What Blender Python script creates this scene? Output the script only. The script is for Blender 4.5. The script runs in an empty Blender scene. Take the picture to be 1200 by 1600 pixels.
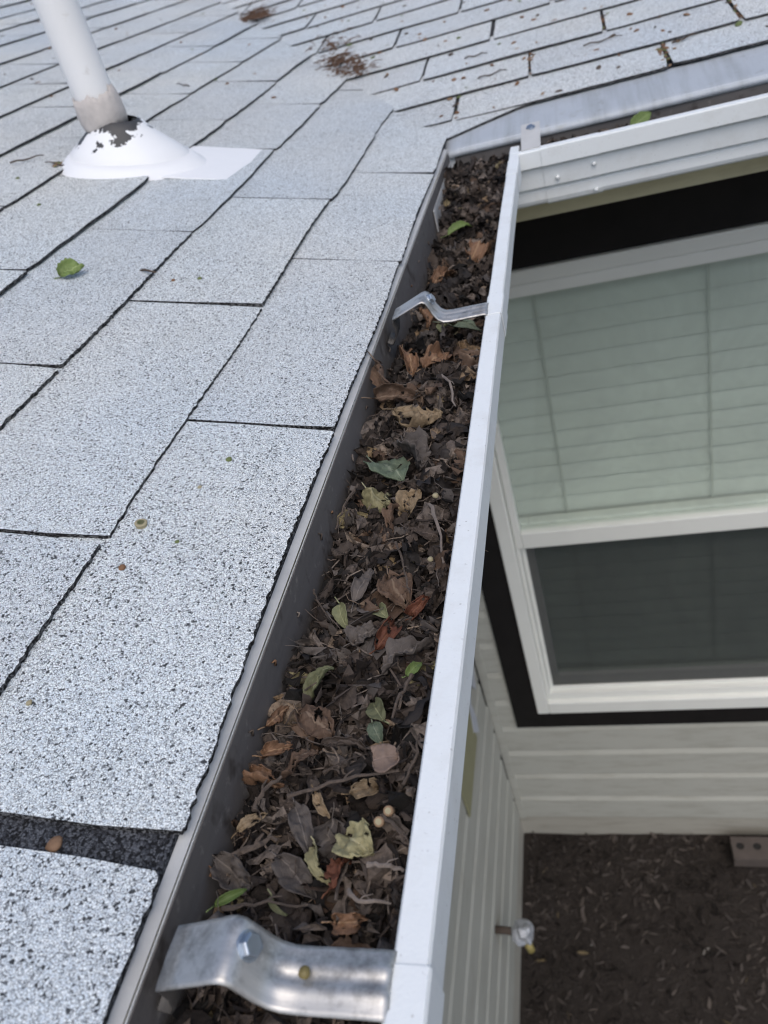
import bpy, bmesh, math, random
from mathutils import Vector, Matrix, noise
import numpy as np
S = bpy.context.scene
RD = math.radians
# ------------------------------------------------------------------ camera, sky, sun, exposure
cam_d = bpy.data.cameras.new('camera'); cam = bpy.data.objects.new('camera', cam_d); S.collection.objects.link(cam)
cam_d.sensor_fit = 'VERTICAL'; cam_d.sensor_height = 36; cam_d.lens = 27.52
cam_d.clip_start = 0.01; cam_d.clip_end = 600
cam.matrix_world = Matrix([[0.95288, 0.10318, 0.28527, 0.18232], [0.16171, 0.62287, -0.76543, 0.0607], [-0.25666, 0.77549, 0.57683, 0.25777], [0.0, 0.0, 0.0, 1.0]])
cam_d.dof.use_dof = True; cam_d.dof.focus_distance = 0.45; cam_d.dof.aperture_fstop = 12.5
S.camera = cam
S.cycles.filter_width = 1.1
S.cycles.max_bounces = 6; S.cycles.diffuse_bounces = 3; S.cycles.glossy_bounces = 3; S.cycles.transparent_max_bounces = 10
world = bpy.data.worlds.new('World'); S.world = world; world.use_nodes = True
SUN_EL, SUN_AZ = RD(58), RD(160)            # azimuth from +Y towards +X
wn = world.node_tree; bgn = wn.nodes['Background']
sky = wn.nodes.new('ShaderNodeTexSky'); sky.sky_type = 'NISHITA'; sky.sun_disc = False
sky.sun_elevation = SUN_EL; sky.sun_rotation = SUN_AZ; sky.air_density = 1.0; sky.dust_density = 3.0; sky.ozone_density = 1.0
wn.links.new(sky.outputs[0], bgn.inputs[0]); bgn.inputs[1].default_value = 0.15
sun_d = bpy.data.lights.new('sun', 'SUN'); sun_d.energy = 0.9; sun_d.angle = RD(60); sun_d.color = (1, .99, .975)
sun = bpy.data.objects.new('sun', sun_d); S.collection.objects.link(sun)
sd = Vector((math.sin(SUN_AZ)*math.cos(SUN_EL), math.cos(SUN_AZ)*math.cos(SUN_EL), math.sin(SUN_EL)))
sun.rotation_euler = sd.to_track_quat('Z', 'Y').to_euler(); sun.location = (0, 0, 6)
S.view_settings.view_transform = 'Standard'; S.view_settings.look = 'None'
S.view_settings.exposure = 0.10; S.view_settings.gamma = 1.0; S.view_settings.use_curve_mapping = False

# ------------------------------------------------------------------ helpers
rnd = random.Random(7)
COL = S.collection.objects
def tag(o, label=None, cat=None, group=None, kind=None):
    if label: o['label'] = label
    if cat: o['category'] = cat
    if group: o['group'] = group
    if kind: o['kind'] = kind
    return o
def empty(name, loc=(0, 0, 0), parent=None):
    o = bpy.data.objects.new(name, None); COL.link(o); o.empty_display_size = .02
    o.location = loc; o.parent = parent
    return o
class MB:
    """collects vertices and faces; build() links them as one mesh object"""
    def __init__(s): s.v = []; s.f = []; s.m = []; s.uv = []; s.tone = []
    def add(s, vs, fs, mi=0):
        b = len(s.v); s.v += [tuple(q) for q in vs]; s.f += [tuple(b+i for i in q) for q in fs]; s.m += [mi]*len(fs)
    def box(s, a, b, mi=0):
        (x0, y0, z0), (x1, y1, z1) = a, b
        s.add([(x0,y0,z0),(x1,y0,z0),(x1,y1,z0),(x0,y1,z0),(x0,y0,z1),(x1,y0,z1),(x1,y1,z1),(x0,y1,z1)],
              [(0,3,2,1),(4,5,6,7),(0,1,5,4),(1,2,6,5),(2,3,7,6),(3,0,4,7)], mi)
    def tube(s, pts, rads, n=8, mi=0, cap=True):
        pts = [Vector(p) for p in pts]; vs = []; fs = []
        if not isinstance(rads, (list, tuple)): rads = [rads]*len(pts)
        up = Vector((0.31, 0.2, 0.93))
        for i, p in enumerate(pts):
            d = (pts[min(i+1, len(pts)-1)]-pts[max(i-1, 0)]).normalized()
            a = d.cross(up).normalized() if abs(d.dot(up)) < .98 else d.orthogonal().normalized()
            b = d.cross(a)
            for k in range(n):
                t = 2*math.pi*k/n; vs.append(p+(a*math.cos(t)+b*math.sin(t))*rads[i])
        for i in range(len(pts)-1):
            for k in range(n):
                fs.append((i*n+k, i*n+(k+1) % n, (i+1)*n+(k+1) % n, (i+1)*n+k))
        if cap: fs += [tuple(range(n-1, -1, -1)), tuple(range((len(pts)-1)*n, len(pts)*n))]
        s.add(vs, fs, mi)
    def prism(s, prof, p0, p1, frame, cap=True, closed=True, mi=0):
        """extrude a 2D profile between p0 and p1; frame = (axis u, axis v)"""
        u, v = Vector(frame[0]), Vector(frame[1]); n = len(prof)
        vs = [Vector(p0)+u*a+v*b for a, b in prof]+[Vector(p1)+u*a+v*b for a, b in prof]
        fs = [(i, (i+1) % n, n+(i+1) % n, n+i) for i in range(n if closed else n-1)]
        if cap and closed: fs += [tuple(range(n-1, -1, -1)), tuple(range(n, 2*n))]
        s.add(vs, fs, mi)
    def build(s, name, mats, parent=None, smooth=False, bevel=0, solid=0, fixn=True):
        me = bpy.data.meshes.new(name); me.from_pydata(s.v, [], s.f)
        for m in (mats if isinstance(mats, (list, tuple)) else [mats]): me.materials.append(m)
        if len(set(s.m)) > 1: me.polygons.foreach_set('material_index', s.m)
        if s.uv:
            uvl = me.uv_layers.new(name='UVMap'); li = [0]*len(me.loops); me.loops.foreach_get('vertex_index', li)
            uvl.data.foreach_set('uv', [c for i in li for c in s.uv[i]])
        if s.tone:
            at = me.attributes.new('tone', 'FLOAT', 'POINT'); at.data.foreach_set('value', s.tone)
        if smooth: me.polygons.foreach_set('use_smooth', [True]*len(me.polygons))
        if fixn:
            bm = bmesh.new(); bm.from_mesh(me); bmesh.ops.recalc_face_normals(bm, faces=bm.faces); bm.to_mesh(me); bm.free()
        me.update()
        o = bpy.data.objects.new(name, me); COL.link(o); o.parent = parent
        if solid:
            q = o.modifiers.new('thickness', 'SOLIDIFY'); q.thickness = solid; q.offset = 0
        if bevel:
            q = o.modifiers.new('bevel', 'BEVEL'); q.width = bevel; q.segments = 2; q.limit_method = 'ANGLE'; q.angle_limit = RD(35)
        return o

# ------------------------------------------------------------------ materials
class NT:
    def __init__(s, name):
        s.m = bpy.data.materials.new(name); s.m.use_nodes = True; s.t = s.m.node_tree; s.b = s.t.nodes['Principled BSDF']
        s.pos = s.n('ShaderNodeNewGeometry').outputs['Position']
    def n(s, ty, **kw):
        q = s.t.nodes.new(ty)
        for k, v in kw.items(): setattr(q, k, v)
        return q
    def link(s, a, b): s.t.links.new(a, b)
    def noise(s, scale, detail=4, rough=.55, vec=None, dist=0):
        q = s.n('ShaderNodeTexNoise'); q.inputs['Scale'].default_value = scale; q.inputs['Detail'].default_value = detail
        q.inputs['Roughness'].default_value = rough; q.inputs['Distortion'].default_value = dist
        s.link(vec or s.pos, q.inputs['Vector']); return q.outputs['Fac']
    def vor(s, scale, feature='F1', out='Distance', vec=None):
        q = s.n('ShaderNodeTexVoronoi', feature=feature); q.inputs['Scale'].default_value = scale
        s.link(vec or s.pos, q.inputs['Vector']); return q.outputs[out]
    def ramp(s, fac, stops, interp='LINEAR'):
        q = s.n('ShaderNodeValToRGB'); q.color_ramp.interpolation = interp; e = q.color_ramp.elements
        while len(e) < len(stops): e.new(.5)
        for i, (p, c) in enumerate(stops):
            e[i].position = p; e[i].color = (c, c, c, 1) if isinstance(c, (int, float)) else (*c, 1)
        s.link(fac, q.inputs[0]); return q.outputs['Color']
    def mix(s, f, a, b, mode='MIX'):
        q = s.n('ShaderNodeMix', data_type='RGBA', blend_type=mode)
        for v, i in ((f, 0), (a, 6), (b, 7)):
            if hasattr(v, 'is_linked'): s.link(v, q.inputs[i])
            else: q.inputs[i].default_value = v if i == 0 else ((*v, 1) if isinstance(v, tuple) else (v, v, v, 1))
        return q.outputs[2]
    def math(s, op, a, b=0., c=0.):
        q = s.n('ShaderNodeMath', operation=op)
        for i, v in enumerate((a, b, c)):
            if hasattr(v, 'is_linked'): s.link(v, q.inputs[i])
            else: q.inputs[i].default_value = v
        return q.outputs[0]
    def bump(s, h, strength=.3, dist=.001, prev=None):
        q = s.n('ShaderNodeBump'); q.inputs['Strength'].default_value = strength; q.inputs['Distance'].default_value = dist
        s.link(h, q.inputs['Height'])
        if prev: s.link(prev, q.inputs['Normal'])
        return q.outputs[0]
    def out(s, col=None, rough=None, metal=0, normal=None, spec=None):
        for v, k in ((col, 'Base Color'), (rough, 'Roughness'), (metal, 'Metallic'), (spec, 'Specular IOR Level')):
            if v is None: continue
            if hasattr(v, 'is_linked'): s.link(v, s.b.inputs[k])
            else: s.b.inputs[k].default_value = (*v, 1) if isinstance(v, tuple) else v
        if normal: s.link(normal, s.b.inputs['Normal'])
        return s.m

def granules(name, light, mid, dark, cut, scale=880):
    t = NT(name)
    wob = t.n('ShaderNodeVectorMath', operation='ADD')
    nz = t.n('ShaderNodeTexNoise'); nz.inputs['Scale'].default_value = 900; nz.inputs['Detail'].default_value = 1; t.link(t.pos, nz.inputs['Vector'])
    sc = t.n('ShaderNodeVectorMath', operation='SCALE'); sc.inputs['Scale'].default_value = .0017; t.link(nz.outputs['Color'], sc.inputs[0])
    t.link(t.pos, wob.inputs[0]); t.link(sc.outputs[0], wob.inputs[1]); v = wob.outputs[0]
    cell = t.vor(scale, 'F1', 'Color', v); d = t.vor(scale, 'F1', 'Distance', v); e = t.vor(scale, 'DISTANCE_TO_EDGE', 'Distance', v)
    big = t.noise(6, 4, .6)
    blot = t.noise(45, 3, .6)
    r = t.math('ADD', t.math('ADD', cell, t.math('MULTIPLY', t.math('SUBTRACT', big, .5), .22)), t.math('MULTIPLY', t.math('SUBTRACT', blot, .5), .14))
    col = t.ramp(r, [(0, dark), (cut-.05, dark), (cut+.03, mid), (.5, mid), (.62, light), (1, light)])
    tint = t.ramp(t.noise(2.2, 3), [(.35, (.93, .97, 1.0)), (.62, (1.0, .985, .95))])
    col = t.mix(1.0, col, tint, 'MULTIPLY')
    oi = t.n('ShaderNodeObjectInfo').outputs['Random']
    col = t.mix(1.0, col, t.ramp(oi, [(0, (.91, .913, .92)), (.5, (.97, .97, .97)), (1, (1, .997, .985))]), 'MULTIPLY')
    stain = t.ramp(t.noise(3.3, 6, .68, None, .6), [(.50, 0), (.78, .34)])
    col = t.mix(stain, col, t.mix(1.0, col, (.80, .76, .69), 'MULTIPLY'))
    warm = t.ramp(t.noise(1.7, 4, .6), [(.55, 0), (.75, .5)])
    col = t.mix(warm, col, t.mix(1.0, col, (1.0, .965, .90), 'MULTIPLY'))
    gap = t.ramp(e, [(0.0, .97), (.055, .8), (.14, 0)])
    gap = t.math('MULTIPLY', gap, t.ramp(t.noise(650, 2, .5), [(.36, .3), (.54, 1)]))
    col = t.mix(gap, col, tuple(c*.55 for c in dark) if isinstance(dark, tuple) else dark)
    h = t.math('SUBTRACT', t.math('MULTIPLY', cell, .5), d)
    return t.out(col, .86, 0, t.bump(h, .55, .0011, t.bump(big, .12, .01)), .25)
M = {}
M['shingle'] = granules('shingle_granules', (.93, .96, .965), (.81, .855, .885), (.07, .073, .078), .185)
M['underlay'] = granules('old_granules', (.12, .125, .14), (.055, .058, .068), (.014, .014, .016), .35)
def flat(name, col, rough=.6, var=.15, scale=30, metal=0, bump=.1, bscale=400, spec=None):
    t = NT(name); n = t.noise(scale, 5, .6)
    c = t.mix(n, tuple(max(0, x*(1-var)) for x in col), tuple(min(1, x*(1+var)) for x in col))
    return t.out(c, rough, metal, t.bump(t.noise(bscale, 3), bump, .001), spec)
M['asphalt_edge'] = granules('asphalt_edge', (.20, .20, .205), (.03, .03, .032), (.012, .012, .013), .5)
t = NT('white_gutter_paint')                      # weathered white enamel with orange peel, specks and rubbed corners
n1 = t.noise(9, 5, .65); sp = t.ramp(t.noise(420, 2, .5), [(.70, 0), (.73, 1)]); fleck = t.ramp(t.vor(130), [(.05, 1), (.09, 0)])
c = t.mix(n1, (.75, .78, .785), (.81, .84, .84)); c = t.mix(t.math('MULTIPLY', sp, .25), c, (.33, .33, .33)); c = t.mix(t.math('MULTIPLY', fleck, .5), c, (.35, .34, .32)); c = t.mix(t.ramp(t.noise(22, 6, .72), [(.50, 0), (.78, .42)]), c, (.55, .54, .50))
M['gutter_white'] = t.out(c, .5, 0, t.bump(t.noise(700, 3), .35, .0006), .4)
M['grime'] = None
t = NT('gutter_inside_grime')                     # bare sheet gone grey with dried mud splashes
st = t.n('ShaderNodeMapping'); st.inputs['Scale'].default_value = (1, .5, 5); t.link(t.pos, st.inputs[0])
c = t.mix(t.noise(14, 6, .65, st.outputs[0]), (.085, .077, .072), (.165, .155, .15))
c = t.mix(t.ramp(t.noise(110, 4, .7), [(.60, 0), (.72, .55)]), c, (.27, .25, .23))
c = t.mix(t.ramp(t.noise(60, 3, .6), [(.58, 0), (.72, .8)]), c, (.045, .037, .032))
M['grime'] = t.out(c, .62, 0, t.bump(t.noise(180, 4), .3, .001), .35)
M['drip_metal'] = flat('drip_edge_grey', (.50, .50, .49), .5, .22, 45, 0, .2)
t = NT('galvanised_flashing')
c = t.mix(t.noise(7, 5, .6), (.36, .40, .44), (.52, .55, .58)); c = t.mix(t.ramp(t.vor(60, out='Color'), [(.3, 0), (.9, .3)]), c, (.40, .43, .47))
c = t.mix(t.ramp(t.noise(16, 4, .7), [(.62, 0), (.76, .6)]), c, (.27, .26, .22))
mp = t.n('ShaderNodeMapping'); mp.inputs['Scale'].default_value = (9, .6, .6); t.link(t.pos, mp.inputs[0])
c = t.mix(t.ramp(t.noise(4.5, 6, .7, mp.outputs[0]), [(.45, 0), (.72, .6)]), c, (.25, .265, .265)); c = t.mix(t.ramp(t.noise(75, 4, .7), [(.62, 0), (.72, .45)]), c, (.18, .16, .13))
M['galv'] = t.out(c, .58, .15, t.bump(t.noise(25, 4), .2, .004))
t = NT('aluminium_strap')
mp = t.n('ShaderNodeMapping'); mp.inputs['Scale'].default_value = (1, 9, 1); t.link(t.pos, mp.inputs[0])
c = t.mix(t.noise(60, 5, .7, mp.outputs[0]), (.46, .45, .43), (.70, .68, .65)); c = t.mix(t.ramp(t.noise(75, 6, .7), [(.46, 0), (.64, .7)]), c, (.20, .19, .175))
M['strap'] = t.out(c, t.ramp(t.noise(50, 4), [(.3, .36), (.7, .58)]), .8, t.bump(t.noise(220, 3), .12, .0008))
M['dark_clip'] = flat('dark_clip', (.075, .07, .066), .6, .3, 80, .3)
M['bolt'] = flat('zinc_bolt', (.42, .47, .53), .3, .2, 200, .9, .1)
def leafmat(name, a, b, vein, rough=.7, spots=(.05, .035, .025), spotamt=.5, trans=0):
    t = NT(name); uv = t.n('ShaderNodeUVMap'); sx = t.n('ShaderNodeSeparateXYZ'); t.link(uv.outputs[0], sx.inputs[0])
    u, v = sx.outputs[0], t.math('ABSOLUTE', t.math('SUBTRACT', sx.outputs[1], .5))
    oi = t.n('ShaderNodeObjectInfo').outputs['Random']
    c = t.mix(t.noise(70, 5, .65), a, b)
    c = t.mix(t.math('MULTIPLY', t.ramp(t.noise(140, 4, .7), [(.55, 0), (.72, 1)]), spotamt), c, spots)
    c = t.mix(t.math('MULTIPLY', oi, .45), c, tuple(x*.4 for x in a))
    c = t.mix(t.math('MULTIPLY', t.ramp(t.noise(35, 4, .7), [(.42, 0), (.7, 1)]), .55), c, tuple(x*.35 for x in a))
    mid = t.ramp(v, [(.0, 1), (.022, .8), (.045, 0)])
    w = t.math('FRACT', t.math('MULTIPLY', t.math('SUBTRACT', u, t.math('MULTIPLY', v, .9)), 6.5))
    side = t.ramp(w, [(0, .0), (.06, .8), (.13, .0)])
    vm = t.math('MAXIMUM', mid, t.math('MULTIPLY', side, .6))
    c = t.mix(t.math('MULTIPLY', vm, .5), c, vein)
    h = t.math('ADD', t.math('MULTIPLY', vm, -.6), t.noise(420, 4, .6))
    return t.out(c, rough, 0, t.bump(h, .5, .0008), .3)
M['leaf_dark'] = leafmat('leaf_dark_brown', (.05, .038, .031), (.112, .085, .068), (.155, .12, .10))
M['leaf_black'] = leafmat('leaf_near_black', (.018, .015, .014), (.045, .037, .033), (.06, .05, .045))
M['leaf_grey'] = leafmat('leaf_grey_brown', (.08, .068, .061), (.175, .148, .13), (.22, .19, .165))
M['leaf_brown'] = leafmat('leaf_mid_brown', (.10, .06, .04), (.185, .122, .083), (.28, .21, .15))
M['leaf_rust'] = leafmat('leaf_rust_red', (.10, .035, .02), (.165, .062, .036), (.24, .11, .06))
M['leaf_orange'] = leafmat('leaf_orange_tan', (.17, .09, .05), (.28, .165, .10), (.40, .27, .16), .6, (.10, .045, .022), .55)
M['leaf_tan'] = leafmat('leaf_tan', (.21, .15, .09), (.34, .26, .165), (.16, .10, .05), .65, (.09, .055, .03), .6)
M['leaf_yellow'] = leafmat('leaf_pale_yellow', (.27, .245, .13), (.38, .35, .20), (.43, .40, .26), .6, (.17, .12, .05), .45)
M['leaf_green'] = leafmat('leaf_dull_green', (.105, .135, .085), (.165, .20, .135), (.27, .29, .21), .5, (.05, .06, .03), .3)
M['leaf_bright'] = leafmat('leaf_bright_green', (.11, .165, .045), (.19, .26, .08), (.26, .32, .14), .5, (.08, .10, .03), .25)
M['leaf_olive'] = leafmat('leaf_olive', (.155, .16, .08), (.235, .24, .13), (.33, .33, .18), .6, (.10, .08, .04), .5)
M['twig'] = flat('twig_bark', (.085, .064, .05), .9, .75, 260, 0, .9, 500)
M['twig_pale'] = flat('twig_pale', (.20, .165, .14), .85, .5, 120, 0, .6, 300)
M['husk'] = flat('husk_brown', (.19, .10, .05), .8, .5, 200, 0, .5)
M['bud_green'] = flat('bud_green', (.12, .15, .05), .65, .4, 200, 0, .4)
M['cap_pale'] = flat('cap_pale', (.33, .29, .18), .75, .3, 300, 0, .4)
M['olive_bud'] = flat('olive_bud', (.17, .135, .045), .55, .3, 300)
M['ring'] = flat('stem_ring', (.26, .17, .10), .8, .35, 300, 0, .4)
M['chip'] = flat('wood_chip', (.26, .18, .14), .8, .25, 120, 0, .5)
t = NT('litter_tone'); a = t.n('ShaderNodeAttribute', attribute_name='tone').outputs['Fac']
c = t.ramp(a, [(0, (.009, .008, .007)), (.30, (.034, .026, .022)), (.52, (.10, .077, .063)), (.72, (.205, .17, .145)), (.9, (.27, .20, .14)), (.97, (.24, .16, .09)), (1, (.28, .24, .13))])
c = t.mix(t.ramp(t.noise(230, 4, .7), [(.42, 0), (.68, .75)]), c, (.014, .011, .010))
M['litter'] = t.out(c, .85, 0, t.bump(t.noise(500, 4), .6, .001), .3)
t = NT('wet_soil')
c = t.mix(t.noise(160, 6, .7), (.010, .008, .007), (.052, .041, .034))
M['compost'] = t.out(c, .9, 0, t.bump(t.noise(420, 5, .7), .9, .002), .25)
def siding_mat(name, a, b, dirt):
    t = NT(name); mp = t.n('ShaderNodeMapping'); mp.inputs['Scale'].default_value = (1, 1, 6); t.link(t.pos, mp.inputs[0])
    c = t.mix(t.noise(5, 5, .6), a, b); c = t.mix(t.ramp(t.noise(9, 6, .7, mp.outputs[0]), [(.48, 0), (.76, .5)]), c, dirt)
    return t.out(c, .55, 0, t.bump(t.noise(90, 4, .6, mp.outputs[0]), .15, .002), .35)
M['siding'] = siding_mat('cream_siding', (.44, .445, .395), (.51, .51, .46), (.27, .25, .20))
M['foundation'] = siding_mat('painted_foundation', (.40, .385, .33), (.46, .445, .39), (.20, .17, .13))
M['cream_trim'] = siding_mat('cream_trim', (.58, .53, .34), (.64, .59, .40), (.38, .33, .2))
M['black_trim'] = flat('black_casing', (.014, .0125, .012), .7, .5, 14, 0, .3, 90, .2)
M['tar_hole_shade'] = flat('tar_paper_hole_shade', (.018, .017, .016), .9, .3, 60)  # wall backing; also the painted shade inside the brick holes
M['vinyl'] = flat('window_vinyl', (.87, .88, .83), .4, .05, 12, 0, .05)
M['blind'] = flat('blind_slat', (.72, .735, .69), .6, .03, 8, 0, .05)
M['cord'] = flat('blind_cord', (.62, .63, .58), .8, .1)
M['room'] = flat('light_stop_dark', (.10, .10, .10), .9, .1)  # dark colour for the added box behind the blind
def glass(name, tint, refl):
    t = NT(name); t.t.nodes.remove(t.b)
    tr = t.n('ShaderNodeBsdfTransparent'); tr.inputs[0].default_value = (*tint, 1)
    gl = t.n('ShaderNodeBsdfGlossy'); gl.inputs['Roughness'].default_value = .02; gl.inputs[0].default_value = (.9, .95, .95, 1)
    lw = t.n('ShaderNodeLayerWeight'); lw.inputs[0].default_value = .5
    class _F: pass
    fr = _F(); fr.outputs = [t.math('MULTIPLY_ADD', t.math('POWER', lw.outputs['Facing'], 4.0), .6, refl)]
    smear_reflection = t.ramp(t.noise(2.6, 5, .62, None, 1.2), [(.40, .015), (.75, .13)])  # glass smears plus a slight grey reflection, painted in as patchy diffuse colour
    df = t.n('ShaderNodeBsdfDiffuse'); df.inputs[0].default_value = (.6, .63, .6, 1)
    m1 = t.n('ShaderNodeMixShader'); t.link(smear_reflection, m1.inputs[0]); t.link(tr.outputs[0], m1.inputs[1]); t.link(df.outputs[0], m1.inputs[2])
    m2 = t.n('ShaderNodeMixShader'); t.link(fr.outputs[0], m2.inputs[0]); t.link(m1.outputs[0], m2.inputs[1]); t.link(gl.outputs[0], m2.inputs[2])
    t.link(m2.outputs[0], t.t.nodes['Material Output'].inputs[0]); return t.m
M['glass'] = glass('window_glass', (.95, .978, .958), .03)
t = NT('insect_screen'); t.t.nodes.remove(t.b)
tr = t.n('ShaderNodeBsdfTransparent'); df = t.n('ShaderNodeBsdfDiffuse'); df.inputs[0].default_value = (.045, .05, .052, 1)
ms = t.n('ShaderNodeMixShader'); ms.inputs[0].default_value = .44
t.link(tr.outputs[0], ms.inputs[1]); t.link(df.outputs[0], ms.inputs[2]); t.link(ms.outputs[0], t.t.nodes['Material Output'].inputs[0]); M['screen'] = t.m
t = NT('mulch_ground')
c = t.mix(t.noise(28, 7, .72), (.020, .017, .015), (.075, .063, .056)); c = t.mix(t.ramp(t.noise(90, 4, .7), [(.6, 0), (.75, .5)]), c, (.12, .10, .085))
M['ground'] = t.out(c, .95, 0, t.bump(t.noise(60, 6, .7), .9, .02), .15)
t = NT('mulch_chips'); a = t.n('ShaderNodeAttribute', attribute_name='tone').outputs['Fac']
M['mulch'] = t.out(t.ramp(a, [(0, (.014, .0115, .010)), (.5, (.042, .035, .031)), (.85, (.082, .070, .063)), (.95, (.11, .092, .08)), (.985, (.15, .115, .06)), (1, (.25, .24, .23))]), .9, 0, t.bump(t.noise(120, 4), .6, .004), .2)
t = NT('brick_face'); M['brick'] = t.out(t.mix(t.noise(25, 5, .65), (.075, .064, .058), (.13, .108, .096)), .9, 0, t.bump(t.noise(150, 4), .5, .003), .2)
t = NT('white_pipe'); sx = t.n('ShaderNodeSeparateXYZ'); t.link(t.pos, sx.inputs[0])
c = t.mix(t.noise(18, 5, .65), (.76, .755, .74), (.82, .82, .815)); c = t.mix(t.ramp(t.noise(45, 4, .75), [(.63, 0), (.75, .4)]), c, (.50, .46, .40))
M['pipe'] = t.out(c, .45, 0, t.bump(t.noise(300, 3), .15, .001))
t = NT('peeling_white_paint')       # white roof paint flaked off dark rubber in ragged patches round the neck of the boot
tc = t.n('ShaderNodeTexCoord').outputs['Object']; so = t.n('ShaderNodeSeparateXYZ'); t.link(tc, so.inputs[0])
hgt = t.math('MULTIPLY_ADD', so.outputs[2], 22.0, -.52)
f = t.math('ADD', hgt, t.math('MULTIPLY', t.math('SUBTRACT', t.noise(34, 5, .62), .5), 2.1))
msk = t.ramp(f, [(.30, 0), (.33, 1)])
c = t.mix(t.noise(20, 5, .6), (.78, .79, .80), (.84, .845, .85)); c = t.mix(msk, c, (.045, .045, .047))
M['boot'] = t.out(c, .5, 0, t.bump(msk, -.6, .0012, t.bump(t.noise(60, 4), .15, .004)))
M['sealant'] = flat('cracked_sealant', (.52, .48, .45), .75, .25, 90, 0, .8, 160)
M['foil'] = flat('crumpled_foil', (.42, .44, .47), .5, .3, 60, .35, .6, 60)
M['brass'] = flat('yellow_brass', (.34, .28, .10), .5, .2, 80, .2)
M['olive_board'] = flat('olive_board', (.30, .29, .17), .7, .15, 20)
M['film'] = flat('torn_film', (.55, .58, .64), .4, .12, 30, 0, .3, 60)

# ------------------------------------------------------------------ ground
ZG = -2.4
def gz(x, y): return ZG+noise.noise((x*1.3, y*1.3, 3))*.02+noise.noise((x*7, y*7, 9))*.012
g = MB()
xs = sorted(set([-60, -20, -8, -3]+[round(-1+i*.08, 3) for i in range(70)]+[6, 10, 25, 60])); ysg = sorted(set([-60, -20, -8]+[round(-4+i*.08, 3) for i in range(78)]+[4, 8, 20, 60]))
for y in ysg:
    for x in xs: g.v.append((x, y, gz(x, y)))
nx = len(xs)
g.f = [(j*nx+i, j*nx+i+1, (j+1)*nx+i+1, (j+1)*nx+i) for j in range(len(ysg)-1) for i in range(nx-1)]; g.m = [0]*len(g.f)
tag(g.build('ground', M['ground'], smooth=True), kind='structure')

# ------------------------------------------------------------------ house
house = tag(empty('house', (-.3, 1.6, ZG)), 'cream sided house with white granule shingle roof, inside corner and black cased window', 'house')
def hpart(mb, name, mat, parent=None, **k):
    o = mb.build(name, mat, parent, **k)
    if parent is None:
        o.parent = house; o.matrix_parent_inverse = Matrix.Translation(-house.location)
    return o
def hempty(name):
    o = empty(name); o.parent = house; o.matrix_parent_inverse = Matrix.Translation(-house.location); return o
THA, THB = RD(14.706), RD(8.1)
Y0B = 1.28
VX, VY = -.007, 1.286; vdx, vdy = -.8345, 1.5515; vl = math.hypot(vdx, vdy); VN = Vector((vdy/vl, -vdx/vl, 0))   # valley: normal points to the far slope
def PA(s, y, h=0):
    h -= .0046
    return Vector((-s*math.cos(THA)+h*math.sin(THA), y, s*math.sin(THA)+h*math.cos(THA)))
def PB(x, s, h=0):
    h -= .0042
    return Vector((x, Y0B+s*math.cos(THB)-h*math.sin(THB), s*math.sin(THB)+h*math.cos(THB)))
def tab_mesh(P, a0, a1, s0, s1, seed, keep, ncol=11, droop=0.):
    """one shingle tab: a runs along the eave, s up the slope; ragged butt and sides"""
    r = random.Random(seed); nrow = 4
    h_lo, h_hi, th = .0056+r.uniform(-.0006, .0012), .0020, .0034
    skew = r.uniform(-.0022, .0022); c0, c1 = r.uniform(-.0016, .0016), r.uniform(-.0016, .0016); lift = [r.uniform(-.0004, .0012) for _ in range(3)]
    top = []
    for j in range(nrow+1):
        q = j/nrow
        for i in range(ncol+1):
            p = i/ncol
            a = a0+(a1-a0)*p; s = s0+(s1-s0)*q
            if j == 0: s += r.uniform(-.0008, .0008)+skew*(p-.5)+.0014*math.sin(p*5+seed) + (.0018 if i in (0, ncol) else 0)
            if i == 0: a += r.uniform(-.0006, .0006)+c0*(.5-q)*1.5+(.0013 if j == 0 else 0)
            if i == ncol: a += r.uniform(-.0006, .0006)+c1*(.5-q)*1.5-(.0013 if j == 0 else 0)
            w = lift[0]*(1-p)+lift[2]*p+lift[1]*math.sin(p*3.1416)
            h = h_lo+(h_hi-h_lo)*q+w*(1-q)**2
            top.append((a, s, h))
    bm = bmesh.new(); n = ncol+1
    tv = [bm.verts.new(P(a, s, h)) for a, s, h in top]; 
    rim = [i for i in range(n)]+[j*n+ncol for j in range(1, nrow+1)]+[nrow*n+i for i in range(ncol-1, -1, -1)]+[j*n for j in range(nrow-1, 0, -1)]
    bv = {i: bm.verts.new(P(top[i][0], top[i][1], top[i][2]-th)) for i in rim}
    for j in range(nrow):
        for i in range(ncol):
            bm.faces.new((tv[j*n+i], tv[j*n+i+1], tv[(j+1)*n+i+1], tv[(j+1)*n+i]))
    for k in range(len(rim)):
        a, b = rim[k], rim[(k+1) % len(rim)]
        f = bm.faces.new((tv[b], tv[a], bv[a], bv[b])); f.material_index = 1
    if keep:
        bmesh.ops.bisect_plane(bm, geom=bm.verts[:]+bm.edges[:]+bm.faces[:], plane_co=(VX-VN.x*.006*keep, VY-VN.y*.006*keep, 0), plane_no=VN*keep, clear_inner=True)
    if not bm.faces: bm.free(); return None
    bmesh.ops.recalc_face_normals(bm, faces=bm.faces)
    me = bpy.data.meshes.new('shingle'); bm.to_mesh(me); bm.free()
    me.materials.append(M['shingle']); me.materials.append(M['asphalt_edge']); return me
roofA, roofB = hempty('roof_slope'), hempty('roof_slope')
tag(roofA, 'shingle slope beside the near gutter, with the vent pipe'); tag(roofB, 'littered shingle slope above the far gutter')
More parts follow.
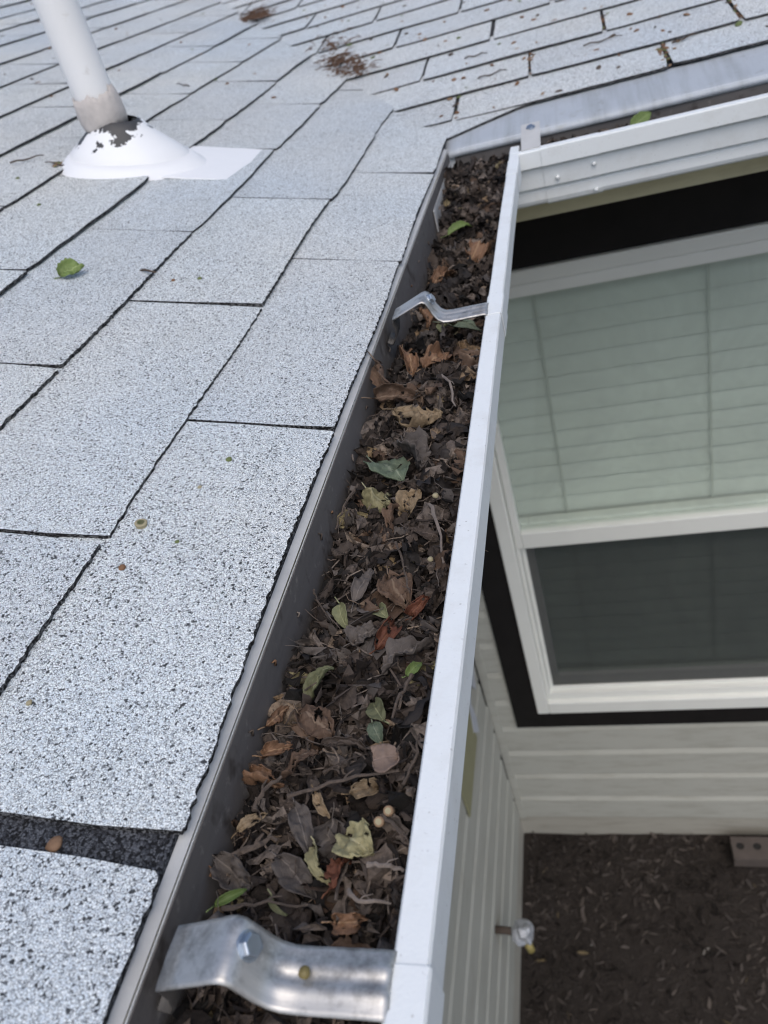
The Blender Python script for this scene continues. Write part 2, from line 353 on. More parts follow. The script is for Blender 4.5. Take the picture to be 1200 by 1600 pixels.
# decks under the tabs (old dark granules show in the slots)
def deck(P, corners, keep, parent, s_dir):
    bm = bmesh.new(); f = bm.faces.new([bm.verts.new(P(*c, .0012)) for c in corners])
    bmesh.ops.bisect_plane(bm, geom=bm.verts[:]+bm.edges[:]+bm.faces[:], plane_co=(VX, VY, 0), plane_no=VN*keep, clear_inner=True)
    r = bmesh.ops.extrude_face_region(bm, geom=bm.faces[:]); bmesh.ops.translate(bm, verts=[v for v in r['geom'] if isinstance(v, bmesh.types.BMVert)], vec=(0, 0, -.018))
    bmesh.ops.recalc_face_normals(bm, faces=bm.faces); me = bpy.data.meshes.new('underlayer'); bm.to_mesh(me); bm.free(); me.materials.append(M['underlay'])
    o = bpy.data.objects.new('underlayer', me); COL.link(o); o.parent = parent; return o
deck(lambda a, s, h: PA(a, s, h-.002), [(.004, -1.2), (3.4, -1.2), (3.4, 6.5), (.004, 6.5)], -1, roofA, 0)
deck(lambda a, s, h: PB(a, s, h-.002), [(-4, .065), (4.2, .065), (4.2, 4.5), (-4, 4.5)], 1, roofB, 0)
CP = cam.matrix_world.translation
tabs = []
edges_A = [-.0022, .104]+[.104+.1232*k for k in range(1, 27)]
gapw = {(0, 0): .014, (0, 1): .0034, (1, 0): .0032, (1, 1): .0026, (2, 0): .0026}
fixed = {0: [.1974, .5025, .807, 1.104], 1: [.369, .687, .983, 1.289], 2: [.557, .858, 1.187]}
for k in range(len(edges_A)-1):
    base = .1974+k*.178
    cuts = [base+.305*i+(rnd.uniform(-.006, .006) if k > 2 else 0) for i in range(-40, 24)]
    for fx in fixed.get(k, []):
        i = min(range(len(cuts)), key=lambda q: abs(cuts[q]-fx)); cuts[i] = fx
    cuts = [c for c in cuts if -1.2 < c < 6.4]
    sj = [rnd.uniform(-.0018, .0018) if k else 0 for _ in cuts]
    for i in range(len(cuts)-1):
        def gp(c):
            for key, w in gapw.items():
                if key[0] == k and abs(fixed[k][key[1]]-c) < .01: return w
            return rnd.uniform(.0012, .0026)
        tabs.append((0, k, cuts[i]+gp(cuts[i])/2, cuts[i+1]-gp(cuts[i+1])/2, edges_A[k]+sj[i], edges_A[k+1]+.03))
edges_B = [.062, .164, .283, .402, .521]+[.521+.12*k for k in range(1, 30)]
fixB = [.011, .126, .243]
for k in range(len(edges_B)-1):
    base = (.011, .123, .243)[k % 3]+(.0 if k < 3 else .04*(k//3))
    cuts = [base+.3035*i+rnd.uniform(-.004, .004) for i in range(-14, 15)]
    for i in range(len(cuts)-1):
        g1, g2 = rnd.uniform(.003, .0075), rnd.uniform(.003, .0075); so = rnd.uniform(-.003, .003)
        tabs.append((1, k, cuts[i]+g1/2, cuts[i+1]-g2/2, edges_B[k]+so, edges_B[k+1]+.03))
def tab_pos(q): 
    return PA((q[4]+q[5])/2, (q[2]+q[3])/2) if q[0] == 0 else PB((q[2]+q[3])/2, (q[4]+q[5])/2)
def in_view(p):
    l = cam.matrix_world.inverted() @ p
    return l.z < 0 and abs(l.x/-l.z) < .72 and abs(l.y/-l.z) < .92
tabs.sort(key=lambda q: (tab_pos(q)-CP).length+(0 if in_view(tab_pos(q)) else 5))
cnt = [0, 0]; rest = [[], []]
for idx, q in enumerate(tabs):
    w = q[0]; p = tab_pos(q); side = (p-Vector((VX, VY, 0))).dot(VN)
    if (w == 0 and side > .25) or (w == 1 and side < -.25): continue
    P = (lambda a, s, h: PA(s, a, h)) if w == 0 else (lambda a, s, h: PB(a, s, h))
    near = (p-CP).length < 1.0
    me = tab_mesh(P, q[2], q[3], q[4], q[5], idx+11, (-1 if w == 0 else 1) if abs(side) < .3 else 0, 120 if near else 14)
    if me is None: continue
    if cnt[w] < (190 if w == 0 else 110):
        o = bpy.data.objects.new('shingle', me); COL.link(o); o.parent = (roofA, roofB)[w]; cnt[w] += 1
    else: rest[w].append(me)
for w in (0, 1):
    bm = bmesh.new()
    for me in rest[w]: bm.from_mesh(me)
    me = bpy.data.meshes.new('shingle_field'); bm.to_mesh(me); bm.free(); me.materials.append(M['shingle']); me.materials.append(M['asphalt_edge'])
    o = bpy.data.objects.new('shingle_field', me); COL.link(o); o.parent = (roofA, roofB)[w]; o['kind'] = 'stuff'
m = MB(); m.prism([(-.0006, -.0066), (-.0004, -.0022), (-.06, .0128), (-.06, .0080)], (0, -1.2, 0), (0, 1.268, 0), ((1, 0, 0), (0, 0, 1)))
m.build('starter_strip', M['underlay'], roofA)
# tapered starter piece in the corner of the two slopes
st = MB(); pts = [(-.03, .0), (.004, .003), (.05, .028), (.1, .053), (.15, .07), (.15, .09), (-.08, .09)]
st.add([PB(a, s, .0035) for a, s in pts]+[PB(a, s, -.0005) for a, s in pts], [tuple(range(7))]); n = 7
st.add([PB(a, s, .0035) for a, s in pts]+[PB(a, s, -.0005) for a, s in pts], [(i, (i+1) % n, n+(i+1) % n, n+i) for i in range(n)], 1)
st.build('starter_shingle', [M['shingle'], M['asphalt_edge']], roofB)

# fascias, soffits, drip edge, apron flashing
m = MB(); m.box((-.02, -2.2, -.125), (.0015, 1.262, -.012)); hpart(m, 'fascia', M['cream_trim'])
m = MB(); m.box((.0016, 1.2505, -.13), (4.2, 1.272, -.03)); hpart(m, 'fascia', M['cream_trim'])
m = MB(); m.box((-.27, -2.2, -.118), (-.0205, 1.60, -.108)); hpart(m, 'soffit', M['cream_trim'])
m = MB(); m.box((-.02, 1.2725, -.118), (4.2, 1.60, -.108)); hpart(m, 'soffit', M['cream_trim'])
m = MB()
prof = [(-.03, -.0045), (-.001, -.0050), (.0010, -.0062), (.0037, -.0080), (.0026, -.0088), (-.0008, -.0068), (-.03, -.0062)]
m.prism([(a, b) for a, b in prof], (0, -1.2, 0), (0, 1.245, 0), ((1, 0, 0), (0, 0, 1)))
hpart(m, 'drip_edge', M['drip_metal'])
m = MB()
rows = [(1.385, .0085), (1.345, .0042), (1.30, -.002), (1.262, -.008), (1.2465, -.0105), (1.2440, -.0125), (1.2425, -.0185)]
cols = [-.004, .0, .02, .05]+[.05+.06*i for i in range(1, 70)]
for i, x in enumerate(cols):
    for j, (y, z) in enumerate(rows):
        m.v.append((x, y+(-.004 if x < .001 else 0)*(j > 2)+.0015*noise.noise((x*6, j, 2)), z-(.006 if x < 0 else 0)+.0012*noise.noise((x*5, j*.5, 8))))
nr = len(rows); m.f = [(i*nr+j, i*nr+j+1, (i+1)*nr+j+1, (i+1)*nr+j) for i in range(len(cols)-1) for j in range(nr-1)]; m.m = [0]*len(m.f)
fl = hpart(m, 'apron_flashing', M['galv'], smooth=True, solid=.0009)

# walls
XA, YB = -.259, 1.587
SP = .128; LINES = [-1.936+SP*i for i in range(-2, 16)]
WX0, WX1, WZ0, WZ1 = -.186, 1.02, -1.769, -.20      # outside of the black casing
m = MB()
m.box((XA-.1, YB+.004, ZG-.3), (WX0+.02, YB+.1, -.11)); m.box((WX1-.02, YB+.004, ZG-.3), (4.2, YB+.1, -.11))
m.box((WX0+.02, YB+.004, ZG-.3), (WX1-.02, YB+.1, WZ0+.02)); m.box((WX0+.02, YB+.004, WZ1-.02), (WX1-.02, YB+.1, -.11))
wallB = hpart(m, 'wall', M['tar_hole_shade']); tag(wallB, 'wall with the window')
m = MB(); m.box((XA-.1, -2.2, ZG-.3), (XA-.012, YB+.004, -.11)); wallA = hpart(m, 'wall', M['tar_hole_shade'])
tag(wallA, 'ribbed cream wall below the near gutter')
BOARD = [(0, 0), (.011, 0), (.012, .003), (.012, .100), (.0105, .105), (.002, .1265), (0, .1265)]
rb = random.Random(3)
for i in range(19):
    z = -2.283+.0-.0+ (SP*i+.0)
    z1 = min(z+.1265, -.12)
    if z1-z < .05: continue
    pf = [(a, min(b, z1-z)) for a, b in BOARD]
    m = MB(); ye = YB-.013-(rb.choice((.002, .003, .014, .004)) if i not in (5, 6) else .02)
    m.prism(pf, (XA-.012, -2.2, z), (XA-.012, ye, z), ((1, 0, 0), (0, 0, 1)))
    m.build('siding_board', M['siding'], wallA)
    def wb(x0, x1):
        m = MB(); m.prism([(-a, b) for a, b in pf], (x0, YB+.003, z), (x1, YB+.003, z), ((0, 1, 0), (0, 0, 1))); m.build('siding_board', M['siding'], wallB)
    if z1 < WZ0+.03: wb(XA+.014, 4.2)
    else:
        wb(XA+.014, WX0-.001 if z1 > WZ0 else WX0); wb(WX1+.001, 4.2)
m = MB(); m.box((XA+.0005, YB-.0125, -2.29), (XA+.022, YB+.002, -.12)); m.box((XA-.002, YB-.0122, -2.29), (XA+.0004, YB+.002, -.12)); hpart(m, 'corner_trim', M['siding'], bevel=.002)
m = MB(); m.box((XA-.011, -2.2, ZG-.2), (XA-.003, YB-.004, -2.2835)); m.box((XA-.0029, YB-.004, ZG-.2), (4.2, YB+.003, -2.2835)); hpart(m, 'foundation', M['foundation'])

# window
win = hempty('window'); tag(win, 'double hung window with white frame and black casing')
def frame(parent, name, mat, x0, x1, z0, z1, w, y0, y1, bevel=.003, wb=None, wt=None):
    wb = wb or w; wt = wt or w; m = MB()
    m.box((x0, y0, z0), (x0+w, y1, z1)); m.box((x1-w, y0, z0), (x1, y1, z1))
    m.box((x0+w, y0, z0), (x1-w, y1, z0+wb)); m.box((x0+w, y0, z1-wt), (x1-w, y1, z1)); return m.build(name, mat, parent, bevel=bevel)
FX0, FX1, FZ0, FZ1 = -.112, .946, -1.695, -.325
frame(win, 'casing', M['black_trim'], WX0, WX1, WZ0, WZ1, .0735, YB-.018, YB+.06, .002, .0735, .124)
frame(win, 'frame', M['vinyl'], FX0, FX1, FZ0, FZ1, .036, YB-.026, YB+.055, .004, .05, .030)
frame(win, 'frame_lip', M['vinyl'], FX0+.0365, FX1-.0365, FZ0+.0505, FZ1-.0305, .010, YB-.012, YB+.05, .002, .026, .016)
us = frame(win, 'upper_sash', M['vinyl'], FX0+.0385, FX1-.0385, -1.045, FZ1-.0325, .018, YB-.016, YB+.016, .003, .05, .026)
m = MB(); m.box((FX0+.047, YB-.001, -.998), (FX1-.047, YB+.004, FZ1-.057)); m.build('pane', M['glass'], win)
frame(win, 'lower_sash', M['vinyl'], FX0+.047, FX1-.047, FZ0+.077, -.99, .030, YB+.018, YB+.046, .003, .045, .03)
m = MB(); m.box((FX0+.077, YB+.030, FZ0+.12), (FX1-.077, YB+.035, -1.02)); m.build('pane', M['glass'], win)
m = MB(); m.box((FX0+.047, YB+.0105, FZ0+.0775), (FX1-.047, YB+.0115, -1.0455)); m.build('insect_screen', M['screen'], win)
frame(win, 'screen_frame', M['vinyl'], FX0+.0475, FX1-.0475, FZ0+.0772, -1.0458, .010, YB+.006, YB+.016, .001)
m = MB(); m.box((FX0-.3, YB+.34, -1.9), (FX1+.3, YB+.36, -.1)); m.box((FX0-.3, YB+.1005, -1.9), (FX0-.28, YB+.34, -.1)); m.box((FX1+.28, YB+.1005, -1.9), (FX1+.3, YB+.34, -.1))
m.box((FX0-.28, YB+.1005, -1.9), (FX1+.28, YB+.34, -1.88)); m.box((FX0-.28, YB+.1005, -.12), (FX1+.28, YB+.34, -.1)); hpart(m, 'light_stop_box', M['room'])  # unseen shallow dark box, added to stop light leaking in behind the blind
blind = tag(empty('window_blind', (.4, YB+.060, -1.60)), 'closed pale venetian blind hanging behind the window glass', 'blind')
SLP = .0478
for i in range(27):
    z = -.345-i*SLP
    m = MB(); tl = RD(79+rb.uniform(-1.5, 1.5)); n = 6; pr = []
    for k in range(n+1):
        q = k/n-.5; cr = .0022*(1-4*q*q); pr.append((q*.050*math.cos(tl)-cr*math.sin(tl), q*.050*math.sin(tl)+cr*math.cos(tl)))
    pr += [(a+.0012, b-.0004) for a, b in reversed(pr)]
    m.prism(pr, (FX0+.01-.4, 0, z+1.60), (FX1-.01-.4, 0, z+1.60), ((0, 1, 0), (0, 0, 1))); m.build('slat', M['blind'], blind, smooth=False)
for x in (.062, .40, .77):
    m = MB(); m.box((x-.4-.002, -.0125, .0), (x-.4+.002, -.0115, 1.27)); m.build('ladder_cord', M['cord'], blind)
m = MB(); m.box((FX0+.01-.4, -.012, -.055), (FX1-.01-.4, .014, -.03)); m.build('bottom_rail', M['blind'], blind, bevel=.003)

# ------------------------------------------------------------------ gutter
gut = tag(empty('rain_gutter', (.107, 1.143, -.085)), 'white painted metal rain gutter full of dead leaves, turning the inside corner', 'gutter')
def gpart(mb, name, mat, parent=None, **k):
    o = mb.build(name, mat, parent, **k)
    if parent is None: o.parent = gut; o.matrix_parent_inverse = Matrix.Translation(-gut.location)
    return o
GP = [(.0, -.010), (.0, -.085), (.080, -.085), (.0865, -.0815), (.0885, -.077), (.0890, -.0655), (.0868, -.0620), (.0945, -.0590), (.0968, -.035), (.0985, -.0322), (.104, -.0305), (.1042, -.0112), (.1035, -.0098), (.0928, -.0096), (.092, -.0106), (.092, -.019)]
GX, GY = .0032, 1.2472
def wave(p, k): return .0011*noise.noise((p*4, k*.1, 5))
def runA(mb, y0, y1, prof, off=0, miter=False):
    n = 40; ys = [y0+(y1-y0)*i/n for i in range(n+1)]; L = len(prof); b = len(mb.v)
    for i, y in enumerate(ys):
        for a, z in prof: mb.v.append((GX+a+wave(y, a), min(y, GY-a) if miter and i == n else y, z+wave(y+9, 1)))
    mb.f += [(b+i*L+k, b+i*L+k+1, b+(i+1)*L+k+1, b+(i+1)*L+k) for i in range(n) for k in range(L-1)]; mb.m += [0]*(n*(L-1))
def runB(mb, x0, x1, prof, miter=False, n=50):
    xs = [x0+(x1-x0)*i/n for i in range(n+1)]; L = len(prof); b = len(mb.v)
    for i, x in enumerate(xs):
        for a, z in prof:
            w = 0 if i == 0 and miter else wave(x+30, a); mb.v.append((GX+a if miter and i == 0 else x, GY-a-w, z+w))
    mb.f += [(b+i*L+k, b+i*L+k+1, b+(i+1)*L+k+1, b+(i+1)*L+k) for i in range(n) for k in range(L-1)]; mb.m += [0]*(n*(L-1))
m = MB(); runA(m, -1.2, GY, GP, miter=True); gpart(m, 'near_run', M['gutter_white'], solid=.0008, bevel=.0006)
m = MB(); runB(m, GX+.11, 4.2, GP); m2 = MB(); 
# first part of the far run starts on the mitre
runB(m2, GX, GX+.11, GP, miter=True, n=1); b = len(m.v); m.v += m2.v; m.f += [tuple(b+i for i in f) for f in m2.f]; m.m += m2.m
gpart(m, 'far_run', M['gutter_white'], solid=.0008, bevel=.0006)
lipprof = [(a+(.0009 if a > .1 else (-.0006 if a < .0925 else 0)), z+(.0007 if z > -.012 else 0)) for a, z in GP[9:]]
for y0, y1 in ((-1.2, .1665), (.668, .706), (1.058, 1.12)):
    m = MB(); runA(m, y0, y1, lipprof); gpart(m, 'lip_overlap', M['gutter_white'], solid=.0007, bevel=.0005)
slv = [(a+.0012, z+(.0009 if z > -.012 else 0)-(.001 if z < -.08 else 0)) for a, z in GP[2:]]
m = MB(); runB(m, .135, .207, slv, n=6); gpart(m, 'joint_sleeve', M['gutter_white'], solid=.0008, bevel=.0005)
for x, z in ((.152, -.050), (.1985, -.043), (.1985, -.078)):
    m = MB(); yy = GY-.0975 if z > -.07 else GY-.0905
    m.tube([(x, yy-.0002, z), (x, yy-.0028, z), (x, yy-.0040, z)], [.0028, .0026, .0014], 10); gpart(m, 'rivet', M['gutter_white'], smooth=True)
# grimy inner skins
def skin(name, quads, mat, n=60):
    m = MB()
    for (p, q, z0, z1) in quads:
        p, q = Vector(p), Vector(q); b = len(m.v)
        for i in range(n+1):
            c = p.lerp(q, i/n)
            for z in (z1, z0): m.v.append((c.x+.0006*noise.noise((c.y*5, z*9, 1)), c.y+.0006*noise.noise((c.x*5, z*9, 4)), z))
        m.f += [(b+2*i, b+2*i+1, b+2*i+3, b+2*i+2) for i in range(n)]; m.m += [0]*n
    return gpart(m, name, mat, solid=.0005)
skin('back_liner', [((GX+.0022, -1.2, 0), (GX+.0022, 1.238, 0), -.083, -.0088)], M['grime'])
skin('back_liner', [((.012, GY-.0024, 0), (4.1, GY-.0024, 0), -.083, -.0195)], M['grime'])
m = MB(); m.box((GX+.0032, 1.02, -.082), (GX+.0040, 1.235, -.021)); m.box((GX+.0040, 1.018, -.082), (GX+.0052, 1.024, -.021)); gpart(m, 'corner_seam', M['drip_metal'], bevel=.0003)

STUCK = []
# hanger straps across the gutter
def strap(y0, y1, nm):
    h = empty('hanger_strap'); h.parent = gut; h.matrix_parent_inverse = Matrix.Translation(-gut.location)
    path = [(.018, .0015), (.026, .0045), (.036, .0085), (.0425, .0112), (.0455, .0118), (.048, .0105), (.0500, .0060), (.0525, -.0005), (.0555, -.0055), (.0595, -.0082), (.066, -.0088), (.080, -.0084), (.0935, -.0080), (.0965, -.0088)]
    cols = 12; m = MB()
    for i, (x, z) in enumerate(path):
        for j in range(cols+1):
            v = j/cols; rib = 0
            if x > .046: rib = .0016*(math.exp(-((v-.33)/.09)**2)+math.exp(-((v-.67)/.09)**2))*min(1, (x-.046)/.012)
            edge = -.0007*(abs(v-.5)*2)**6
            m.v.append((x+.0004*noise.noise((x*60, v*3, y0)), y0+(y1-y0)*v, z+rib+edge+.0005*noise.noise((x*50, v*2, y0+3))))
    c = cols+1; m.f = [(i*c+j, i*c+j+1, (i+1)*c+j+1, (i+1)*c+j) for i in range(len(path)-1) for j in range(cols)]; m.m = [0]*len(m.f)
    m.build('band', M['strap'], h, smooth=True, solid=.0013)
    ft = [(.0185, .0012), (.0165, -.003), (.0178, -.009), (.0160, -.0165), (.0125, -.0215), (.0095, -.0205), (.0082, -.0185)]
    m = MB(); n = len(ft)
    for x, z in ft:
        for y in (y0+.001, y1-.001): m.v.append((x, y, z))
    m.f = [(2*i, 2*i+1, 2*i+3, 2*i+2) for i in range(n-1)]; m.m = [0]*(n-1)
    m.build('spring_clip', M['dark_clip'], h, smooth=True, solid=.0011)
    yc = (y0+y1)/2; m = MB(); nrm = Vector((.88, 0, .47)); p = Vector((.0500, yc+.003, .0070))
    m.tube([p-nrm*.002, p+nrm*.0030, p+nrm*.0034], [.0042, .0042, .0036], 6); m.tube([p-nrm*.001, p+nrm*.0008], [.0052, .0050], 16)
    m.build('hex_bolt', M['bolt'], h, bevel=.0003)
    return h
tag(strap(.1492, .1705, 'a'), 'wide bent aluminium strap nearest the camera'); tag(strap(.667, .690, 'b'), 'bent aluminium strap halfway along the gutter')
for i in range(16):                                  # dried bits stuck to the inside of the back wall
    m = MB(); y_, z_ = .2+.9*(i/16)**1.3+rnd.uniform(-.02, .02), rnd.uniform(-.033, -.019); L_ = rnd.uniform(.0015, .004); a_ = rnd.uniform(0, 6.28)
    m.tube([(.0062, y_, z_), (.0068, y_+L_*math.cos(a_), z_+L_*math.sin(a_)), (.0064, y_+L_*1.6*math.cos(a_+.6), z_+L_*1.6*math.sin(a_+.6))], [.0008, .0007, .0003], 5)
    STUCK.append(m)
# clip with screw at the far gutter corner
h = empty('corner_clip'); h.parent = gut; h.matrix_parent_inverse = Matrix.Translation(-gut.location)
m = MB(); m.v = [(x, y, z) for x in (.111, .136) for y, z in ((1.151, -.0086), (1.172, -.004), (1.195, .001), (1.222, .0055), (1.226, .0045))]; m.f = [(j, j+1, 5+j+1, 5+j) for j in range(4)]; m.m = [0]*4
m.build('plate', M['drip_metal'], h, solid=.0014, bevel=.0004)
m = MB(); m.tube([(.1235, 1.207, .0025), (.1230, 1.2055, .0062)], [.0052, .0046], 6); m.tube([(.1235, 1.207, .0025), (.1233, 1.2066, .0042)], [.0068, .0066], 14); m.build('screw', M['bolt'], h)

# ------------------------------------------------------------------ vent pipe with boot
vs, vy = .412, 1.102
base = PA(vs, vy, .006)
vp = tag(empty('vent_pipe', base), 'white plumbing vent pipe with peeling painted boot on the shingles', 'vent pipe')
AX = Vector((math.sin(THA), 0, math.cos(THA)))
def loc(s, y, h=0): return PA(vs+s, vy+y, .006+h)-base
m = MB(); m.tube([(-.006, 0, .03), (-.002, 0, .2), (.0, 0, .55)], .0255, 28, cap=False); m.tube([(.0, 0, .55), (-.002, 0, .3)], .0222, 28, cap=False); pipe = m.build('pipe', M['pipe'], vp, smooth=True)
# flange plate
m = MB(); fz = -.0003
out = [(-.175, -.060), (-.176, .02), (-.173, .084), (-.06, .087), (.01, .086), (.01, -.062), (-.05, -.061)]
m.add([loc(s, y, fz+.001*noise.noise((s*9, y*9, 1))) for s, y in out]+[loc(s, y, -.002) for s, y in out], [tuple(range(7))]+[(i, (i+1) % 7, 7+(i+1) % 7, 7+i) for i in range(7)])
m.build('flange', M['boot'], vp, bevel=.001)
# cone : ellipse on the slope rising to a ring round the pipe
rings = [(0, 1.10, -.003), (.06, 1.03, .0005), (.12, .97, .005), (.25, .87, .0115), (.26, .86, .0112), (.28, .855, .0128), (.5, .69, .0245), (.75, .51, .0375), (.9, .41, .0460), (1, .36, .051), (1.0, .30, .053)]
m = MB(); N = 48
for q, r, hh in rings:
    for k in range(N):
        t_ = 2*math.pi*k/N; e = 1+.012*noise.noise((math.cos(t_)*2, math.sin(t_)*2, q*3))
        skew = (1-r)
        p = loc(math.cos(t_)*r*.082*e*(1 if math.cos(t_) > 0 else 1.18+.1*(1-q)), math.sin(t_)*r*.075*e, hh*(1+.0*skew)); p.x += -.004*q
        m.v.append(tuple(p))
m.f = [(i*N+k, i*N+(k+1) % N, (i+1)*N+(k+1) % N, (i+1)*N+k) for i in range(len(rings)-1) for k in range(N)]; m.m = [0]*len(m.f)
m.build('boot_cone', M['boot'], vp, smooth=True)
# ragged sealant collar
m = MB(); N = 60; rr = random.Random(5); zt = [.083+.012*noise.noise((math.cos(k/N*6.283)*2.6, math.sin(k/N*6.283)*2.6, 7))+rr.uniform(-.003, .003) for k in range(N)]
zb = [.042+.004*noise.noise((math.cos(k/N*6.283)*3, math.sin(k/N*6.283)*3, 1)) for k in range(N)]
for j in range(6):
    q = j/5
    for k in range(N):
        t_ = 6.2832*k/N; r = .0262+.0042*math.sin(q*3.14)**.5*(.6+.8*abs(noise.noise((math.cos(t_)*3, math.sin(t_)*3, q*3))))+(.001 if j == 5 else 0)
        m.v.append((-.005+r*math.cos(t_), r*math.sin(t_), zb[k]+(zt[k]-zb[k])*q))
m.f = [(i*N+k, i*N+(k+1) % N, (i+1)*N+(k+1) % N, (i+1)*N+k) for i in range(5) for k in range(N)]; m.m = [0]*len(m.f)
m.build('sealant_collar', M['sealant'], vp, smooth=True, solid=.0015)

# ------------------------------------------------------------------ leaf litter
LY = [-1, .2, .25, .36, .42, .55, .61, .68, .76, .9, 1.0, 1.1, 1.15, 1.22]; LZ = [-.036, -.035, -.03, -.038, -.04, -.034, -.028, -.045, -.052, -.054, -.05, -.03, -.022, -.03]
def level(y): return float(np.interp(y, LY, LZ))
def leaf_geo(L, W, curl=.6, roll=.5, crumple=.1, seed=0, nu=8, nv=6, ragged=.08, fold=0., stem=True, shape=1.0, twist=0., torn=0.):
    """verts, faces, uv of one leaf lying along +X, upper side +Z, centred on its middle"""
    r = random.Random(seed); vs = []; uv = []; ph = [r.uniform(0, 6.28) for _ in range(6)]
    for i in range(nu+1):
        u = i/nu; prof = (math.sin(math.pi*min(1, max(0, u))**(.75*shape))**.85) if 0 < u < 1 else .03
        ang = curl*(u-.5); R = L/max(abs(curl), 1e-3)*(1 if curl >= 0 else -1)
        cx, cz = R*math.sin(ang), -R*(1-math.cos(ang)); tx, tz = math.cos(ang), -math.sin(ang)
        for j in range(nv+1):
            v = j/nv-.5; hw = W*prof*(1+ragged*(2.2*noise.noise((u*3.5, seed*3.3+(9 if v > 0 else 0), 1))+.5*r.uniform(-1, 1))*(1 if abs(v) > .4 else .3))
            a = roll*v*2*prof+twist*(u-.5)
            if abs(roll) > .02:
                rr = hw/2/abs(roll); y = rr*math.sin(abs(roll)*v*2)*1; nz = (rr*(1-math.cos(roll*v*2)))*(1 if roll > 0 else -1)
            else: y = hw*v; nz = 0
            nz += fold*abs(y)
            q3 = Vector((u*2.6+seed*7.13, v*2.2*W/L+seed*3.7, seed*1.9))
            c_ = crumple*W*(1.5*noise.noise(q3)+1.3*(abs(noise.noise(q3*2.6))-.2)+.55*noise.noise(q3*5.5))
            nz += c_; y2 = y*math.cos(twist*(u-.5))-nz*math.sin(twist*(u-.5)); n2 = y*math.sin(twist*(u-.5))+nz*math.cos(twist*(u-.5))
            vs.append((cx+n2*(-tz), y2, cz+n2*tx)); uv.append((u, v+.5))
    fs = [(i*(nv+1)+j, (i+1)*(nv+1)+j, (i+1)*(nv+1)+j+1, i*(nv+1)+j+1) for i in range(nu) for j in range(nv) if not torn or noise.noise((i/nu*4.2+seed*1.7, j/nv*3.1, seed*.61)) < torn]
    if stem:
        p0 = Vector(vs[nv//2]); d = Vector((-1, r.uniform(-.4, .4), r.uniform(-.1, .5))).normalized(); b = len(vs); w = W*.011
        for k in range(4):
            p = p0+d*L*.09*k+Vector((0, 0, .02*L*k*k*r.uniform(-.3, .3)))
            for t_ in range(3): vs.append((p.x, p.y+w*math.cos(t_*2.09), p.z+w*math.sin(t_*2.09))); uv.append((0, .5))
        for k in range(3):
            for t_ in range(3): fs.append((b+k*3+t_, b+k*3+(t_+1) % 3, b+(k+1)*3+(t_+1) % 3, b+(k+1)*3+t_))
    return vs, fs, uv
def leaf_mesh(mat, **k):
    v, f, uv = leaf_geo(**k); me = bpy.data.meshes.new('leaf'); me.from_pydata(v, [], f)
    l = me.uv_layers.new(name='UVMap'); li = [0]*len(me.loops); me.loops.foreach_get('vertex_index', li); l.data.foreach_set('uv', [c for i in li for c in uv[i]])
    me.polygons.foreach_set('use_smooth', [True]*len(me.polygons)); me.materials.append(mat); me.update(); return me
